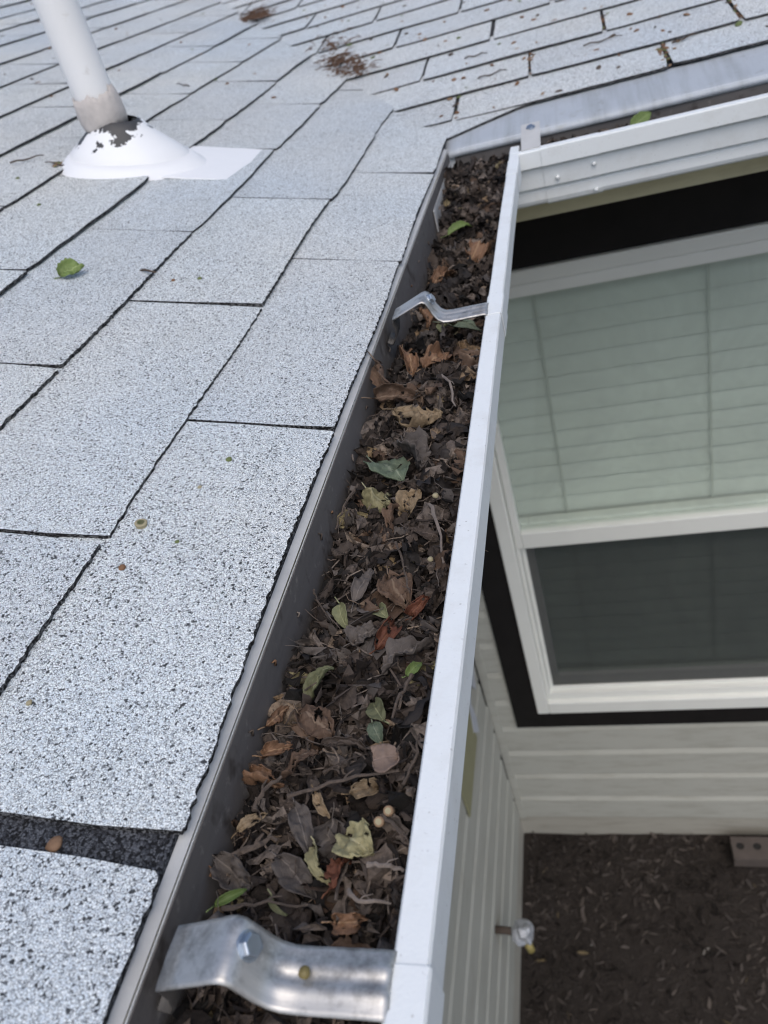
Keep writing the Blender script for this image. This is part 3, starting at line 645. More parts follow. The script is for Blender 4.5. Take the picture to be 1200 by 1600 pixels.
# leaves that stand out: x, y, length, heading, width ratio, curl, roll, tilt, lift, material, label
HERO = [
 (.0375,.487,.040,-50,.80,.45,.3,(.2,-.1),.011,'leaf_green','large dull green leaf with pale veins, against the gutter back wall'),
 (.0325,.461,.025,-38,.85,-1.1,-.7,(.2,.1),.005,'leaf_yellow','crumpled pale yellow leaf just below the large dull green leaf'),
 (.0539,.4526,.024,-119,.75,.8,.5,(-.2,.3),.006,'leaf_tan','tan leaf with dark midrib right of the crumpled pale yellow leaf'),
 (.0440,.442,.026,-100,.45,1.2,1.0,(.3,.2),.005,'leaf_brown','narrow brown curled leaf between the pale yellow and tan leaves'),
 (.0285,.305,.022,58,.62,.9,.7,(.3,-.2),.006,'leaf_olive','folded yellow-green leaf standing near the back wall, mid gutter'),
 (.0595,.3715,.026,-56,.8,.4,.3,(.15,.1),.006,'leaf_brown','rounded brown leaf with pale midrib above the rust red leaf'),
 (.0600,.338,.024,75,.55,1.0,.9,(.4,.1),.006,'leaf_rust','rust red leaf folded upright in the middle of the gutter'),
 (.0740,.356,.018,40,.6,1.3,1.1,(.3,-.3),.007,'leaf_rust','small rust red curl touching the white gutter lip side'),
 (.0635,.2855,.019,120,.5,.7,.5,(.2,.2),.006,'leaf_olive','slim olive leaf hanging tip up beside a knotty twig'),
 (.0660,.272,.013,-60,.6,.6,.4,(.1,.1),.005,'leaf_green','small dark green leaf under the slim olive leaf'),
 (.0171,.2469,.018,-4,.75,1.9,1.4,(.1,.1),.007,'leaf_orange','orange brown rolled leaf pressed to the back wall above the near strap'),
 (.0205,.2609,.018,28,.6,1.6,1.2,(.3,.1),.008,'leaf_orange','crumpled orange leaf lying over the rolled orange brown leaf'),
 (.0150,.283,.019,70,.5,1.2,-1.0,(.5,.2),.007,'leaf_orange','thin orange brown leaf with raised tip at the back wall'),
 (.0321,.2551,.021,36,.5,.5,.5,(.2,-.1),.006,'leaf_brown','oval brown leaf lying diagonally beside the orange rolled leaf'),
 (.0352,.2772,.024,-34,.7,.7,.6,(.2,.1),.006,'leaf_brown','broad brown leaf with fine veins left of the dark rolled leaf'),
 (.0674,.218,.020,-32,.85,.5,.45,(.15,-.15),.008,'leaf_yellow','flat pale olive yellow leaf, brightest in the near gutter'),
 (.0527,.2085,.019,-56,.42,.9,.9,(.3,.2),.007,'leaf_yellow','ragged strip of pale yellow leaf left of a dark red-brown one'),
 (.0610,.2085,.018,80,.5,.8,.7,(.2,.2),.006,'leaf_rust','dark red-brown leaf between the two pale yellow leaves'),
 (.0421,.2235,.026,-63,.42,.4,.5,(.15,.1),.007,'leaf_grey','long grey brown pointed leaf pointing at the near strap'),
 (.0434,.2047,.024,-39,.55,.5,.5,(.1,.1),.006,'leaf_grey','dark grey leaf lying under the long grey pointed leaf'),
 (.0155,.205,.019,-27,.85,.9,.8,(.2,.2),.007,'leaf_grey','broad grey leaf curled against the back wall by the near strap'),
 (.0483,.2343,.014,-51,.45,.8,.8,(.2,.1),.007,'leaf_tan','small tan leaf lying beside the long thin brown twig'),
 (.0176,.2275,.015,44,.4,.5,.6,(.2,.1),.006,'leaf_tan','narrow tan leaf slanting off the back wall'),
 (.0710,.187,.015,22,.7,1.5,1.0,(.4,.3),.009,'leaf_orange','orange tan leaf curled up behind the near strap'),
 (.0735,.178,.019,-4,.6,.4,.4,(.1,.1),.004,'leaf_brown','broad reddish brown leaf half under the near strap'),
 (.0191,.1938,.015,36,.3,.9,.9,(.3,.1),.010,'leaf_bright','thin twisted green leaf draped over the near strap corner'),
 (.0392,.1914,.012,-39,.28,1.3,.9,(.4,.1),.009,'leaf_olive','tiny green curled blade behind the near strap bolt'),
 (.0560,.641,.034,60,.8,1.5,.9,(.3,.2),.009,'leaf_orange','orange tan leaf arched up just short of the far strap'),
 (.0290,.648,.046,-75,.4,2.2,.8,(.2,.3),.009,'leaf_orange','tall orange brown arched leaf by the back wall below the far strap'),
 (.0616,.7307,.034,-18,.42,.6,.5,(.2,.1),.012,'leaf_green','green leaf poking out from under the far strap'),
 (.0700,.715,.026,-8,.4,.5,.6,(.1,.2),.010,'leaf_green','second green leaf under the far strap, nearer the lip'),
 (.0175,.5966,.046,-63,.5,.8,1.0,(.5,.3),.012,'leaf_brown','brown leaf propped upright against the back wall'),
 (.0330,.575,.036,20,.7,1.3,1.2,(.4,.3),.010,'leaf_brown','crumpled brown leaf at the top of the raised heap'),
 (.0500,.5488,.034,7,.7,-1.0,-.9,(.3,.2),.010,'leaf_tan','torn pale tan leaf on the raised heap'),
 (.0522,.5051,.034,-65,.75,.6,.5,(.3,.1),.009,'leaf_grey','wide grey brown wrinkled leaf above the large dull green leaf'),
 (.0383,1.0035,.040,42,.35,.8,.7,(.2,.1),.009,'leaf_bright','bright green leaf near the gutter corner'),
 (.0614,.9257,.036,78,.75,.4,.4,(.3,.1),.007,'leaf_orange','orange brown leaf lying flat between the far strap and the corner'),
 (.0291,.8726,.034,60,.6,1.1,.9,(.3,.2),.008,'leaf_orange','ochre curled leaf against the back wall past the far strap'),
 (.0297,.3543,.019,-66,.5,.7,.5,(.2,.2),.006,'leaf_olive','small pale green leaf left of a long grey leaf'),
 (.0528,.3547,.016,-56,.6,.6,.6,(.2,-.2),.006,'leaf_olive','small yellow-green leaf left of the rust red leaf'),
 (.0459,.3382,.017,35,.8,.6,.5,(.1,.1),.005,'leaf_grey','heart shaped grey brown leaf below the small yellow-green leaf'),
 (.0725,.322,.034,42,.4,.7,.9,(.2,.1),.007,'leaf_grey','long grey wrinkled leaf slanting up to the white lip'),
 (.0375,.380,.031,80,.35,.4,.6,(.1,.1),.006,'leaf_grey','long upright grey leaf in mid gutter'),
 (.0200,.4147,.020,38,.7,.5,.5,(.2,.1),.006,'leaf_dark','dark stiff leaf edge by the back wall'),
 (.0543,.2635,.026,-5,.35,.4,1.4,(.1,.05),.007,'leaf_dark','long dark rolled leaf lying across the gutter'),
 (.0686,.2422,.017,28,.55,1.2,.8,(.3,.2),.006,'leaf_tan','ochre curled leaf under the long thin brown twig'),
 (.0794,.3093,.012,58,.5,.7,.6,(.2,.1),.008,'leaf_bright','bright green scrap of leaf near the white lip'),
 (.0702,.4243,.026,-14,.5,.4,.5,(.1,.1),.005,'leaf_dark','flat dark leaf beside the pale upright twig'),
 (.0349,.128,.030,-40,.55,1.1,1.0,(.2,.2),.002,'leaf_brown','large reddish brown leaf under the near edge of the near strap'),
 (.0260,.760,.030,-72,.5,1.2,.9,(.4,.2),.012,'leaf_orange','pinkish brown leaf standing by the back wall under the far strap'),
 (.0480,.735,.026,70,.6,.9,.8,(.2,.2),.008,'leaf_olive','yellow-green leaf lying past the arched orange leaf'),
]
# compost bed (one heap that nobody could count)
m = MB(); NX, NY = 44, 560
for j in range(NY+1):
    y = -.5+(1.238+.5)*j/NY
    for i in range(NX+1):
        x = .0062+(.0945-.0062)*i/NX
        h = level(y)-.010+.010*noise.noise((x*38, y*38, 0))+.007*noise.noise((x*110, y*110, 3))+.0022*noise.noise((x*320, y*320, 6))
        m.v.append((x, y, max(h, -.08)))
m.f = [(j*(NX+1)+i, j*(NX+1)+i+1, (j+1)*(NX+1)+i+1, (j+1)*(NX+1)+i) for j in range(NY) for i in range(NX)]; m.m = [0]*len(m.f)
b = len(m.v); NXB = 300
for j in range(25):
    y = 1.158+(1.243-1.158)*j/24
    for i in range(NXB+1):
        x = .095+1.4*i/NXB; h = -.036-.014*min(1, max(0, (x-.25)/.1))+.008*noise.noise((x*38, y*38, 0))+.005*noise.noise((x*110, y*110, 3)); m.v.append((x, y, h))
m.f += [(b+j*(NXB+1)+i, b+j*(NXB+1)+i+1, b+(j+1)*(NXB+1)+i+1, b+(j+1)*(NXB+1)+i) for j in range(24) for i in range(NXB)]; m.m = [0]*len(m.f)
tag(m.build('compost', M['compost'], smooth=False, fixn=False), 'dark crumbly compost lying under the leaves in the gutter', 'compost', kind='stuff')
# loose fragments
frag = [leaf_geo(1, .55+.25*(i % 3), curl=rnd.uniform(-2.6, 2.6), roll=rnd.uniform(-1.6, 1.6), crumple=.22, seed=i, nu=5, nv=4, ragged=.35, stem=False, shape=rnd.uniform(.7, 1.3), twist=rnd.uniform(-1.2, 1.2)) for i in range(16)]
m = MB(); rf = random.Random(21)
def put(mb, geo, p, size, tone, tilt=.7):
    for h_ in HERO:
        if abs(p.y-h_[1]) < .03 and math.hypot(p.x-h_[0], p.y-h_[1]) < h_[2]*.4+size*.3: p.z -= .006; break
    v, f, _ = geo; E_ = (Matrix.Rotation(rf.uniform(0, 6.28), 3, 'Z') @ Matrix.Rotation(rf.gauss(0, tilt), 3, 'X') @ Matrix.Rotation(rf.gauss(0, tilt), 3, 'Y'))*size
    b = len(mb.v); mb.v += [tuple(E_ @ Vector(q)+p) for q in v]; mb.f += [tuple(b+i for i in q) for q in f]; mb.m += [0]*len(f); mb.tone += [tone]*len(v)
def clampx(x, s): return min(max(x, .0068+s*.35), .0925-s*.2)
for i in range(4600):
    far = rf.random(); y = -.42+1.64*rf.random() if i % 3 else .12+.6*rf.random(); s = min(.024, abs(rf.gauss(.0105, .006))+.003); x = clampx(.006+.088*rf.random(), s)
    put(m, frag[rf.randrange(16)], Vector((x, y, level(y)-.005+rf.uniform(-.009, .009))), s, min(1, max(0, rf.gauss(.38, .25))) if rf.random() > .03 else rf.uniform(.9, 1))
big = [leaf_geo(1, rnd.uniform(.4, .8), curl=rnd.uniform(-2.8, 2.8), roll=rnd.uniform(-2.2, 2.2), crumple=rnd.uniform(.25, .5), seed=800+i, nu=10, nv=8, ragged=.2, stem=False, torn=.30, shape=rnd.uniform(.8, 1.2), twist=rnd.uniform(-1.5, 1.5)) for i in range(14)]
for i in range(900):
    y = -.42+1.64*rf.random() if i % 3 else .14+.55*rf.random(); s = rf.uniform(.015, .028); x = clampx(.006+.088*rf.random(), s)
    put(m, big[rf.randrange(14)], Vector((x, y, level(y)-.004+rf.uniform(-.007, .006))), s, min(.8, max(.05, rf.gauss(.40, .2))), .5)
for i in range(500):
    x = .1+.33*rf.random()**1.3; s = abs(rf.gauss(.011, .004))+.003
    put(m, frag[rf.randrange(16)], Vector((x, 1.163+.072*rf.random(), -.033-.014*min(1, max(0, (x-.25)/.1))+rf.uniform(-.005, .007))), s, min(1, max(0, rf.gauss(.5, .25))))
for i in range(900):                                   # stalks and rootlets
    y = -.3+1.5*rf.random() if i % 2 else .14+.5*rf.random(); x = .012+.076*rf.random(); L = rf.uniform(.006, .022); a = rf.uniform(0, 6.28); z = level(y)+rf.uniform(-.005, .004); b = len(m.v)
    p = Vector((clampx(x, .01), y, z)); pts = []
    for k in range(4):
        pts.append(p.copy()); a += rf.uniform(-.5, .5); p = p+Vector((math.cos(a), math.sin(a), rf.uniform(-.25, .25)))*L/3; p.x = min(max(p.x, .007), .0925)
    r0 = rf.uniform(.00025, .0008); m.tube(pts, [r0, r0*.9, r0*.8, r0*.5], 4); m.tone += [rf.uniform(.15, .85)]*(len(m.v)-b)
tag(m.build('leaf_litter', M['litter'], fixn=False, smooth=False), 'mass of broken brown leaf bits and rootlets filling the gutter', 'leaf litter', kind='stuff')
# leaves one can count
PROTO = {}
for mk in ('leaf_dark', 'leaf_black', 'leaf_grey', 'leaf_brown'):
    PROTO[mk] = [leaf_mesh(M[mk], L=1, W=rnd.uniform(.45, .72), curl=rnd.uniform(-2.4, 2.6), roll=rnd.uniform(-1.7, 1.7), crumple=rnd.uniform(.25, .5), torn=.34, seed=40+i, nu=14, nv=10, ragged=.14, twist=rnd.uniform(-.7, .7), shape=rnd.uniform(.8, 1.2)) for i in range(9)]
zones = [(-.35, .135, 30, 'this side of the near strap'), (.172, .225, 30, 'just behind the near strap'), (.225, .28, 24, 'near the long thin twig'), (.28, .34, 24, 'near the slim olive leaf'), (.34, .40, 24, 'near the rust red leaf'),
         (.40, .47, 24, 'near the pale yellow leaf'), (.47, .54, 22, 'near the large green leaf'), (.54, .66, 28, 'on the raised heap'), (.695, .85, 34, 'just past the far strap'), (.85, 1.0, 26, 'midway to the corner'), (1.0, 1.20, 30, 'in the shaded gutter corner')]
for y0, y1, n, where in zones:
    for i in range(n):
        mk = rnd.choices(('leaf_dark', 'leaf_black', 'leaf_grey', 'leaf_brown'), (5, 2.5, 5, 2.2))[0]; s = rnd.uniform(.016, .034)*(1.2 if y0 > .3 else 1)
        y = rnd.uniform(y0, y1); x = clampx(rnd.uniform(.008, .092), s)
        dz = rnd.uniform(-.003, .004)
        for h_ in HERO:
            if math.hypot(x-h_[0], y-h_[1]) < h_[2]*.42+s*.3: dz = -.0065
        o = bpy.data.objects.new('decayed_leaf', rnd.choice(PROTO[mk])); COL.link(o)
        o.location = (x, y, level(y)+dz); o.rotation_euler = (rnd.gauss(0, .75), rnd.gauss(0, .65), rnd.uniform(0, 6.28)); o.scale = (s, s*rnd.uniform(.7, 1.1), s)
        side = 'by the back wall' if x < .034 else ('in mid gutter' if x < .064 else 'by the white lip')
        size = 'broad' if s > .028 else 'small'
        tag(o, '%s %s decayed leaf %s, %s' % (size, {'leaf_dark': 'dark brown', 'leaf_black': 'blackish', 'leaf_grey': 'grey brown', 'leaf_brown': 'reddish brown'}[mk], side, where), 'leaf', 'decayed leaves '+where)
# named leaves: x, y, length, heading, width ratio, curl, roll, tilt(x,y), lift, material, label
for i, (x, y, L, hd, wr, cu, ro, tl, lift, mk, lab) in enumerate(HERO):
    me = leaf_mesh(M[mk], L=L, W=L*wr, curl=cu*1.6, roll=ro*1.6, torn=(0 if mk in ('leaf_green', 'leaf_olive', 'leaf_bright', 'leaf_grey') else .40), crumple=(.10 if mk in ('leaf_green', 'leaf_olive', 'leaf_bright') else .26), seed=300+i, nu=20, nv=14, ragged=.09, twist=rnd.uniform(-.8, .8), shape=rnd.uniform(.85, 1.15))
    o = bpy.data.objects.new('fallen_leaf', me); COL.link(o)
    o.location = (x, y, level(y)+lift); o.rotation_euler = (tl[0]*1.6*rnd.choice((-1, 1)), tl[1]*1.5, RD(hd)); q = o.modifiers.new('thickness', 'SOLIDIFY'); q.thickness = .00035
    tag(o, lab, 'leaf', 'fallen leaves in the gutter')
me = leaf_mesh(M['leaf_bright'], L=.034, W=.02, curl=.8, roll=.6, crumple=.06, seed=77, nu=12, nv=8); o = bpy.data.objects.new('fallen_leaf', me); COL.link(o)
o.location = (.262, 1.187, -.013); o.rotation_euler = (.9, -.3, .6); o.modifiers.new('t', 'SOLIDIFY').thickness = .0004; tag(o, 'yellow-green leaf sticking up behind the far gutter lip', 'leaf')
# twigs
TW = [([(.0338,.2361),(.0584,.2436),(.0814,.2484)],.0011,'twig','long thin brown twig lying across the near gutter'),
 ([(.0529,.4115),(.0616,.3869),(.0679,.3656)],.0009,'twig','slender reddish twig above the rounded brown leaf'),
 ([(.0697,.4464),(.0789,.42),(.0841,.3885)],.0013,'twig_pale','pale upright twig close to the white lip'),
 ([(.0085,.3741),(.0162,.3594),(.0322,.3412)],.0007,'twig','thin dark twig slanting off the back wall'),
 ([(.016,.2111),(.0241,.2139),(.0323,.2183)],.0018,'twig','stubby grey twig beside the broad curled grey leaf'),
 ([(.0793,.304),(.0762,.2898),(.0733,.2776)],.0011,'twig','knotty twig under the bright green scrap'),
 ([(.0742,.2081),(.0822,.2076),(.0893,.2068)],.0013,'twig_pale','short twig with whitish bark next to the pale olive yellow leaf'),
 ([(.0672,.1982),(.0742,.1935),(.0859,.1947)],.0011,'twig_pale','pale bent rootlet behind the near strap'),
 ([(.063,.5964),(.0718,.5798),(.078,.549)],.0014,'twig_pale','pale curved stalk in front of the arched orange tan leaf'),
 ([(.0189,.2303),(.0219,.2384),(.0277,.2459)],.0013,'twig','short grey twig below the orange rolled leaf'),
 ([(.0779,.2288),(.087,.220),(.0915,.214)],.0011,'twig','dark twig from the two pale stem rings towards the lip'),
 ([(.085,.2412),(.089,.2564),(.089,.2668)],.0009,'twig','thin dark twig running along the inside of the lip'),
 ([(.0167,.4736),(.0126,.448),(.0090,.4302)],.0011,'twig','grey twig along the back wall below the large green leaf'),
 ([(.0171,.19),(.0362,.1913),(.0524,.1915)],.0010,'twig','straight dark twig parallel to the near strap')]
rt = random.Random(9)
for pts, r, mk, lab in TW:
    c = Vector((*pts[1], level(pts[1][1])+.009)); P3 = []
    for k in range(9):
        q = k/8*2; a, b_ = (pts[0], pts[1]) if q <= 1 else (pts[1], pts[2]); f = q if q <= 1 else q-1
        P3.append(Vector((a[0]+(b_[0]-a[0])*f+rt.gauss(0, .0004), a[1]+(b_[1]-a[1])*f+rt.gauss(0, .0005), level(a[1])+.009+.0018*math.sin(q*1.6)+rt.gauss(0, .0004)))-c)
    m = MB(); m.tube(P3, [r*.78*(1.2-.65*k/8)*rt.uniform(.8, 1.3) for k in range(9)], 6)
    if mk == 'twig_pale': r *= .5
    d = (P3[5]-P3[4]).normalized(); sd_ = Vector((-d.y, d.x, .4)).normalized(); m.tube([P3[4], P3[4]+(sd_+d)*.0018, P3[4]+(sd_+d*2)*.0028], [r*.6, r*.45, r*.25], 5)
    o = m.build('twig', M[mk], smooth=False); o.location = c; tag(o, lab, 'twig', 'twigs in the gutter')
for (x, y), lab in (((.0767, .2258), 'pale cut stem ring nearer the pale olive yellow leaf'), ((.0801, .2303), 'pale cut stem ring farther from the pale olive yellow leaf')):
    m = MB(); m.tube([(0, 0, -.003), (0, 0, .0016), (.0, 0, .0022)], [.0020, .0022, .0018], 14); m.tube([(0, 0, .0023), (0, 0, .0006)], [.0013, .0008], 12, mi=1)
    o = m.build('stem_ring', [M['ring'], M['cap_pale']], smooth=False); o.location = (x, y, level(y)+.009); o.rotation_euler = (.5, .1, 0); tag(o, lab, 'stem')
M['leaf_pink'] = leafmat('leaf_pinkish', (.19, .135, .105), (.27, .20, .165), (.23, .17, .14), .75, (.10, .06, .045), .4)
me = leaf_mesh(M['leaf_pink'], L=.0165, W=.0135, curl=.5, roll=.5, crumple=.12, seed=91, nu=14, nv=10, ragged=.05, shape=1., stem=False)
for v in me.vertices: v.co.x = max(-.0055, min(.0055, v.co.x))
o = bpy.data.objects.new('leaf_scrap', me); COL.link(o); o.modifiers.new('t', 'SOLIDIFY').thickness = .0005; o.location = (.0755, .2535, level(.25)+.0105); o.rotation_euler = (.25, .1, .3); tag(o, 'squarish pinkish brown leaf scrap at the end of the dark rolled leaf', 'leaf')
def blob(name, p, r, mat, lab, cat='bud', sq=.8, group=None, seed=0):
    me = bpy.data.meshes.new(name); bm = bmesh.new(); bmesh.ops.create_icosphere(bm, subdivisions=2, radius=r)
    for v in bm.verts: v.co *= 1+.22*noise.noise(v.co/r*1.3+Vector((seed, 0, 0))); v.co.z *= sq
    bm.to_mesh(me); bm.free(); me.polygons.foreach_set('use_smooth', [True]*len(me.polygons)); me.materials.append(mat)
    o = bpy.data.objects.new(name, me); COL.link(o); o.location = p; tag(o, lab, cat, group); return o
blob('seed', (.0727, .4535, level(.45)+.009), .0022, M['cap_pale'], 'pale green seed lying right of the tan leaf', 'seed')
blob('seed', (.0765, .3929, level(.39)+.009), .0018, M['cap_pale'], 'cream seed beside the foot of the pale upright twig', 'seed')
blob('bud', (.0668, .1605, -.0050), .0021, M['olive_bud'], 'brown olive bud lying on the near strap')
for i, m in enumerate(STUCK):
    tag(m.build('dried_crumb', M[('husk', 'twig_pale', 'twig')[i % 3]], smooth=True), 'dried plant crumb stuck to the grimy inside back wall of the gutter', 'crumb', 'crumbs stuck to the gutter back wall')
# ------------------------------------------------------------------ debris on the roof
def on(w, a, b, h=.006): return PA(a, b, h) if w == 0 else PB(a, b, h)
M['leaf_fresh'] = leafmat('leaf_fresh_green', (.17, .25, .07), (.27, .36, .12), (.36, .43, .2), .5, (.10, .12, .04), .2)
me = leaf_mesh(M['leaf_fresh'], L=.025, W=.021, curl=.7, roll=.8, crumple=.16, seed=5, nu=14, nv=12, ragged=.08); o = bpy.data.objects.new('fallen_leaf', me); COL.link(o)
o.location = PA(.303, .729, .0105); o.rotation_euler = Vector((.35, -.42, .84)).to_track_quat('Z', 'Y').to_euler(); o.modifiers.new('t', 'SOLIDIFY').thickness = .0004; tag(o, 'small fresh green leaf lying alone on the near shingle slope', 'leaf')
m = MB(); m.tube([(-.014, .008, 0), (-.004, .002, .002), (.014, -.011, .001)], [.001, .0013, .0007], 6); o = m.build('twig', M['twig'], smooth=True); o.location = PA(.232, .742, .0075); tag(o, 'short twig with a bud across a shingle joint near the green leaf', 'twig')
m = MB(); m.tube([(0, 0, 0), (0, 0, .0022), (0, 0, .0026)], [.0034, .0038, .0032], 16); m.tube([(0, 0, .0026), (0, 0, .0012)], [.0022, .0018], 14, mi=1); o = m.build('acorn_cap', [M['cap_pale'], M['bud_green']], smooth=False); o.location = PA(.0895, .3865, .0035); o.rotation_euler = (0, RD(14.7), 0); tag(o, 'pale round ringed cap lying on the nearest shingles', 'cap')
for (s, y), r, mk, lab in (((.059, .458), .0022, 'bud_green', 'dark green bud on the shingle below the wide joint'), ((.0855, .350), .0022, 'husk', 'orange brown husk on the nearest large shingle'), ((.09, .257), .0016, 'cap_pale', 'tiny yellowish crumb near the left photo edge'),
      ((.18, .74), .0024, 'bud_green', 'green bud right of the short twig on the shingles'), ((.204, .734), .0020, 'husk', 'brown husk between the short twig and a green bud'), ((.068, .427), .0015, 'cap_pale', 'pale crumb between the green bud and the ringed cap'),
      ((.063, .375), .0015, 'bud_green', 'tiny olive crumb right of the ringed cap'), ((.518, 1.01), .0028, 'bud_green', 'green bud left of the pipe boot'), ((.441, .92), .0028, 'bud_green', 'green bud down the joint below the pipe boot')):
    blob('bud', PA(s, y, .0052-.0025*((s-.104) % .1232/.1232 if s > .104 else s/.104)+r*.35), r, M[mk], lab, 'bud', .7, None, int(s*999))
blob('husk', PA(.046, .1955, .002), .0035, M['leaf_orange'], 'orange crumb lodged in the wide black slot by the camera', 'husk', .4)
HM = []
for i in range(8):
    me = bpy.data.meshes.new('husk'); bm = bmesh.new(); bmesh.ops.create_icosphere(bm, subdivisions=1, radius=1)
    for v in bm.verts: v.co *= 1+.4*noise.noise(v.co*1.4+Vector((i*3, 0, 0))); v.co.z *= .45; v.co.x *= 1.3
    bm.to_mesh(me); bm.free(); me.materials.append((M['husk'], M['husk'], M['bud_green'], M['twig'], M['leaf_orange'], M['husk'], M['twig'], M['ring'])[i]); HM.append(me)
rh = random.Random(33)
def husk(w, a, b, r, lab, grp, h=.0050, nm='husk'):
    o = bpy.data.objects.new(nm, rh.choice(HM)); COL.link(o); o.location = on(w, a, b, h); o.scale = (r, r*rh.uniform(.5, 1), r); o.rotation_euler = (rh.uniform(-.3, .3), rh.uniform(-.3, .3), rh.uniform(0, 6.28)); tag(o, lab, 'husk', grp)
for i in range(250):
    x = rh.uniform(-.6, .52); s = .07+rh.random()**1.4*1.0
    p = PB(x, s)
    if (p-Vector((VX, VY, 0))).dot(VN) < .02: continue
    husk(1, x, s, rh.uniform(.0026, .0058), 'tiny brown bud scale scattered on the littered far roof slope', 'bud scales on the far slope')
for i in range(110):
    s = rh.uniform(.3, 1.7); y = rh.uniform(.95, 2.9)
    p = PA(s, y)
    if (p-Vector((VX, VY, 0))).dot(VN) > -.02 or (p-base).length < .13: continue
    husk(0, s, y, rh.uniform(.0022, .0048), 'tiny brown bud scale scattered on the slope around the vent pipe', 'bud scales around the vent pipe')
for a, b, n in ((.312, .112, 34), (.123, .225, 18), (.243, .34, 16), (.011, .12, 7), (.427, .225, 26), (.545, .34, 16)):        # brown crumbs caught in the slots
    for i in range(n): husk(1, a+rh.gauss(0, .003), b+rh.uniform(-.05, .05), rh.uniform(.0018, .0040), 'brown crumb lodged in a slot between tabs of the far slope', 'crumbs in the far slots', .004, 'crumb')
def needle_pile(w, a, b, n, spread, lab):
    c = on(w, a, b, .008); m = MB()
    for i in range(n):
        L = rh.uniform(.008, .032); t_ = rh.gauss(1.2, 1.1); al, ac = rh.gauss(0, spread*1.25), rh.gauss(0, spread*.38); p = Vector((-.47*al+.88*ac, .88*al+.47*ac, 0)); p.z = abs(rh.gauss(0, .012))*max(0, 1-p.length/(spread*2)); d = Vector((math.cos(t_), math.sin(t_), rh.uniform(-.12, .2)))
        e = p+d*L; k = p+d*L*.5+Vector((0, 0, .004*rh.random())); 
        if w == 0:
            for q in (p, k, e): q.z -= q.x*math.tan(THA)
        m.tube([p, k, e], [.0009, .0008, .0004], 4)
    for i in range(n//3):
        al, ac = rh.gauss(0, spread*1.1), rh.gauss(0, spread*.35); p = Vector((-.47*al+.88*ac, .88*al+.47*ac, rh.random()*.006)); m.box(tuple(p-Vector((.003, .002, .001))), tuple(p+Vector((.003, .002, .002))))
    o = m.build('needle_pile', M['pile'], fixn=False); o.location = c; tag(o, lab, 'debris', kind='stuff')
M['pile'] = flat('pile_brown', (.12, .068, .042), .9, .7, 120, 0, .5)
needle_pile(1, -.60, 1.14, 260, .042, 'dense brown clump of catkins high in the roof valley')
needle_pile(1, -.255, .52, 110, .05, 'loose brown strands in the roof valley nearest the gutter corner')
needle_pile(1, -.215, .43, 60, .035, 'small tan heap at the lower end of the roof valley')
needle_pile(1, -.30, .66, 35, .06, 'thin scatter of strands midway up the roof valley')
for (a, b), L, hd, lab in (((.235, .235), .06, 10, 'straight brown twig lying on the far slope'), ((.062, .215), .05, 20, 'thin forked twig on the far slope near the corner'), ((.345, .150), .045, 35, 'wiry dark twig on the far slope above the flashing'), ((.03, .33), .04, -5, 'short wiry twig beside a slot of the far slope')):
    m = MB(); pts = [Vector((math.cos(RD(hd))*L*(k/5-.5), math.sin(RD(hd))*L*(k/5-.5), .0015*math.sin(k*2.1))) for k in range(6)]
    m.tube(pts, [.0014, .0012, .0013, .001, .0009, .0006], 6); m.tube([pts[3], pts[3]+Vector((L*.15, L*.13, .002))], [.0008, .0004], 5); o = m.build('twig', M['twig'], smooth=True); o.location = PB(a, b, .0075); tag(o, lab, 'twig', 'twigs on the far slope')
for (s, y), L, hd, lab in (((.545, 1.085), .05, 60, 'thin twig leading up to the left of the pipe boot'), ((.49, 1.066), .05, 160, 'dark twig caught at the near edge of the pipe boot'), ((.51, 1.575), .035, 150, 'small twig on the shingles right of the pipe')):
    m = MB(); c = PA(s, y, .0085); pts = [PA(s-math.cos(RD(hd))*L*(k/5-.5), y+math.sin(RD(hd))*L*(k/5-.5), .0085+.001*math.sin(k*2))-c for k in range(6)]
    m.tube(pts, [.0013, .0012, .0013, .001, .0009, .0006], 6); o = m.build('twig', M['twig'], smooth=True); o.location = c; tag(o, lab, 'twig', 'twigs by the vent pipe')
for i in range(14): husk(0, .492+rh.gauss(0, .006), 1.072+rh.gauss(0, .006), .003, 'brown crumb gathered at the near edge of the pipe boot', 'crumbs at the pipe boot', .008, 'crumb')

# ------------------------------------------------------------------ yard
m = MB(); rm = random.Random(14)
chip = [leaf_geo(1, rm.uniform(.08, .38), curl=rm.uniform(-.8, .8), roll=.4, crumple=.15, seed=i, nu=3, nv=2, ragged=.3, stem=False) for i in range(10)]
for i in range(16000):
    x = -.24+2.2*rm.random()**1.2; y = 1.57-2.6*rm.random()**1.3; s = rm.uniform(.010, .042)
    v, f, _ = chip[i % 10]; E_ = (Matrix.Rotation(rm.uniform(0, 6.28), 3, 'Z') @ Matrix.Rotation(rm.gauss(0, .35), 3, 'X') @ Matrix.Rotation(rm.gauss(0, .3), 3, 'Y'))*s; p = Vector((x, y, gz(x, y)+rm.uniform(0, .012)))
    b = len(m.v); m.v += [tuple(E_ @ Vector(q)+p) for q in v]; m.f += [tuple(b+k for k in q) for q in f]; m.m += [0]*len(f); m.tone += [min(.94, max(0, rm.gauss(.46, .24)+.45*noise.noise((x*5, y*5, 2)))) if rm.random() > .012 else rm.uniform(.94, 1)]*len(v)
tag(m.build('mulch', M['mulch'], fixn=False), 'dark shredded mulch covering the ground below the window', 'mulch', kind='stuff')
br = empty('brick', (.52, 1.50, -2.375)); tag(br, 'cored clay brick lying on the mulch against the foundation', 'brick')
bm = bmesh.new(); bw, bd, bh = .20, .075, .05
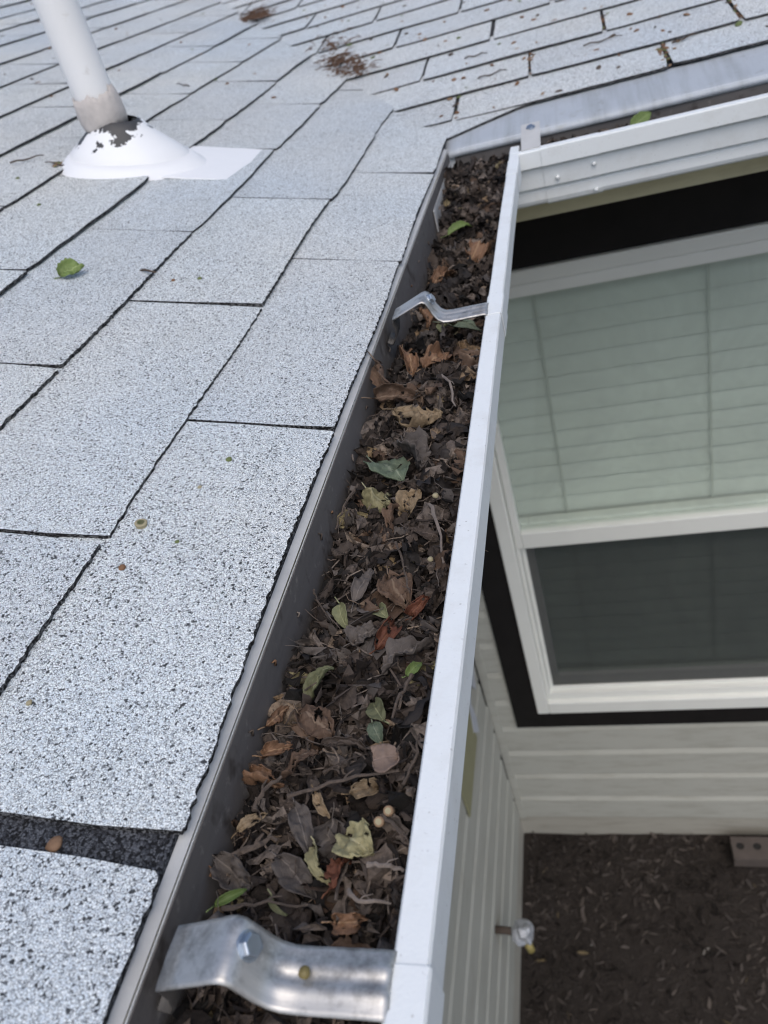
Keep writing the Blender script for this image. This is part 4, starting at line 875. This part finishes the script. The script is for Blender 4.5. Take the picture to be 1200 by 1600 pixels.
# brick top with three round core holes: a plate built from a ring of quads per hole
m = MB(); m.box((-bw/2, -bd/2, 0), (bw/2, bd/2, bh-.004)); cell = bw/4
m2 = MB(); n = 16
for c in range(4):
    cxh = -bw/2+cell*(c+.5); ring = []; sq = []
    for k in range(n):
        t_ = 6.2832*(k+.5)/n; ring.append((cxh+.0125*math.cos(t_), .006+.0125*math.sin(t_))); q = max(abs(math.cos(t_))/(cell/2), abs(math.sin(t_))/(bd/2)); sq.append((cxh+math.cos(t_)/q, max(-bd/2, min(bd/2, math.sin(t_)/q))))
    b = len(m2.v); m2.v += [(x, y, bh+.0001) for x, y in ring]+[(x, y, bh+.0001) for x, y in sq]+[(x, y, bh-.0035) for x, y in ring]
    for k in range(n):
        k2 = (k+1) % n; m2.f += [(b+k, b+k2, b+n+k2, b+n+k), (b+k2, b+k, b+2*n+k, b+2*n+k2)]; m2.m += [0, 0]
    b = len(m2.v); m2.v += [(x, y, bh-.0035) for x, y in ring]; m2.f.append(tuple(range(b, b+n))); m2.m.append(1)  # near-black floor paints the shade of a deep hole; modelled only shallow
m.build('clay_body', M['brick'], br, bevel=.003); m2.build('cored_face', [M['brick'], M['tar_hole_shade']], br)
# hose tap on the near wall
tp = empty('hose_tap', (XA, 1.044, -1.966)); tag(tp, 'silver wrapped hose tap with yellow tip sticking out of the ribbed wall', 'hose tap')
m = MB(); m.tube([(.0, 0, .01), (.03, 0, .008), (.06, 0, .0)], [.011, .010, .012], 12); m.build('spout', M['twig'], tp, smooth=True)
me = bpy.data.meshes.new('foil_wrap'); bm = bmesh.new(); bmesh.ops.create_icosphere(bm, subdivisions=3, radius=.032)
for v in bm.verts: v.co *= 1+.35*noise.noise(v.co*55)
bm.to_mesh(me); bm.free(); me.materials.append(M['foil']); o = bpy.data.objects.new('foil_wrap', me); COL.link(o); o.parent = tp; o.location = (.075, 0, 0)
m = MB(); m.tube([(.085, -.02, -.01), (.095, -.035, -.03)], [.012, .010], 10); m.build('outlet', M['brass'], tp, smooth=True)
# patched board on the near wall
pn = empty('wall_patch', (XA, 1.35, -1.55)); tag(pn, 'olive patch with torn bluish film on the wall beneath the gutter lip', 'patch')
m = MB(); m.box((.0015, -.22, .01), (.006, .02, .5)); m.build('board', M['olive_board'], pn, bevel=.002)
m = MB(); pts = [(-.02, .5), (-.015, .20), (.03, .14), (.0, .06), (.045, .0), (.06, .05), (.05, .12), (.085, .16), (.13, .08), (.165, .12), (.175, .5)]
n = len(pts); m.add([(.0075, a, b) for a, b in pts]+[(.0065, a, b) for a, b in pts], [tuple(range(n)), tuple(range(2*n-1, n-1, -1))]+[(i, (i+1) % n, n+(i+1) % n, n+i) for i in range(n)]); m.build('torn_film', M['film'], pn)
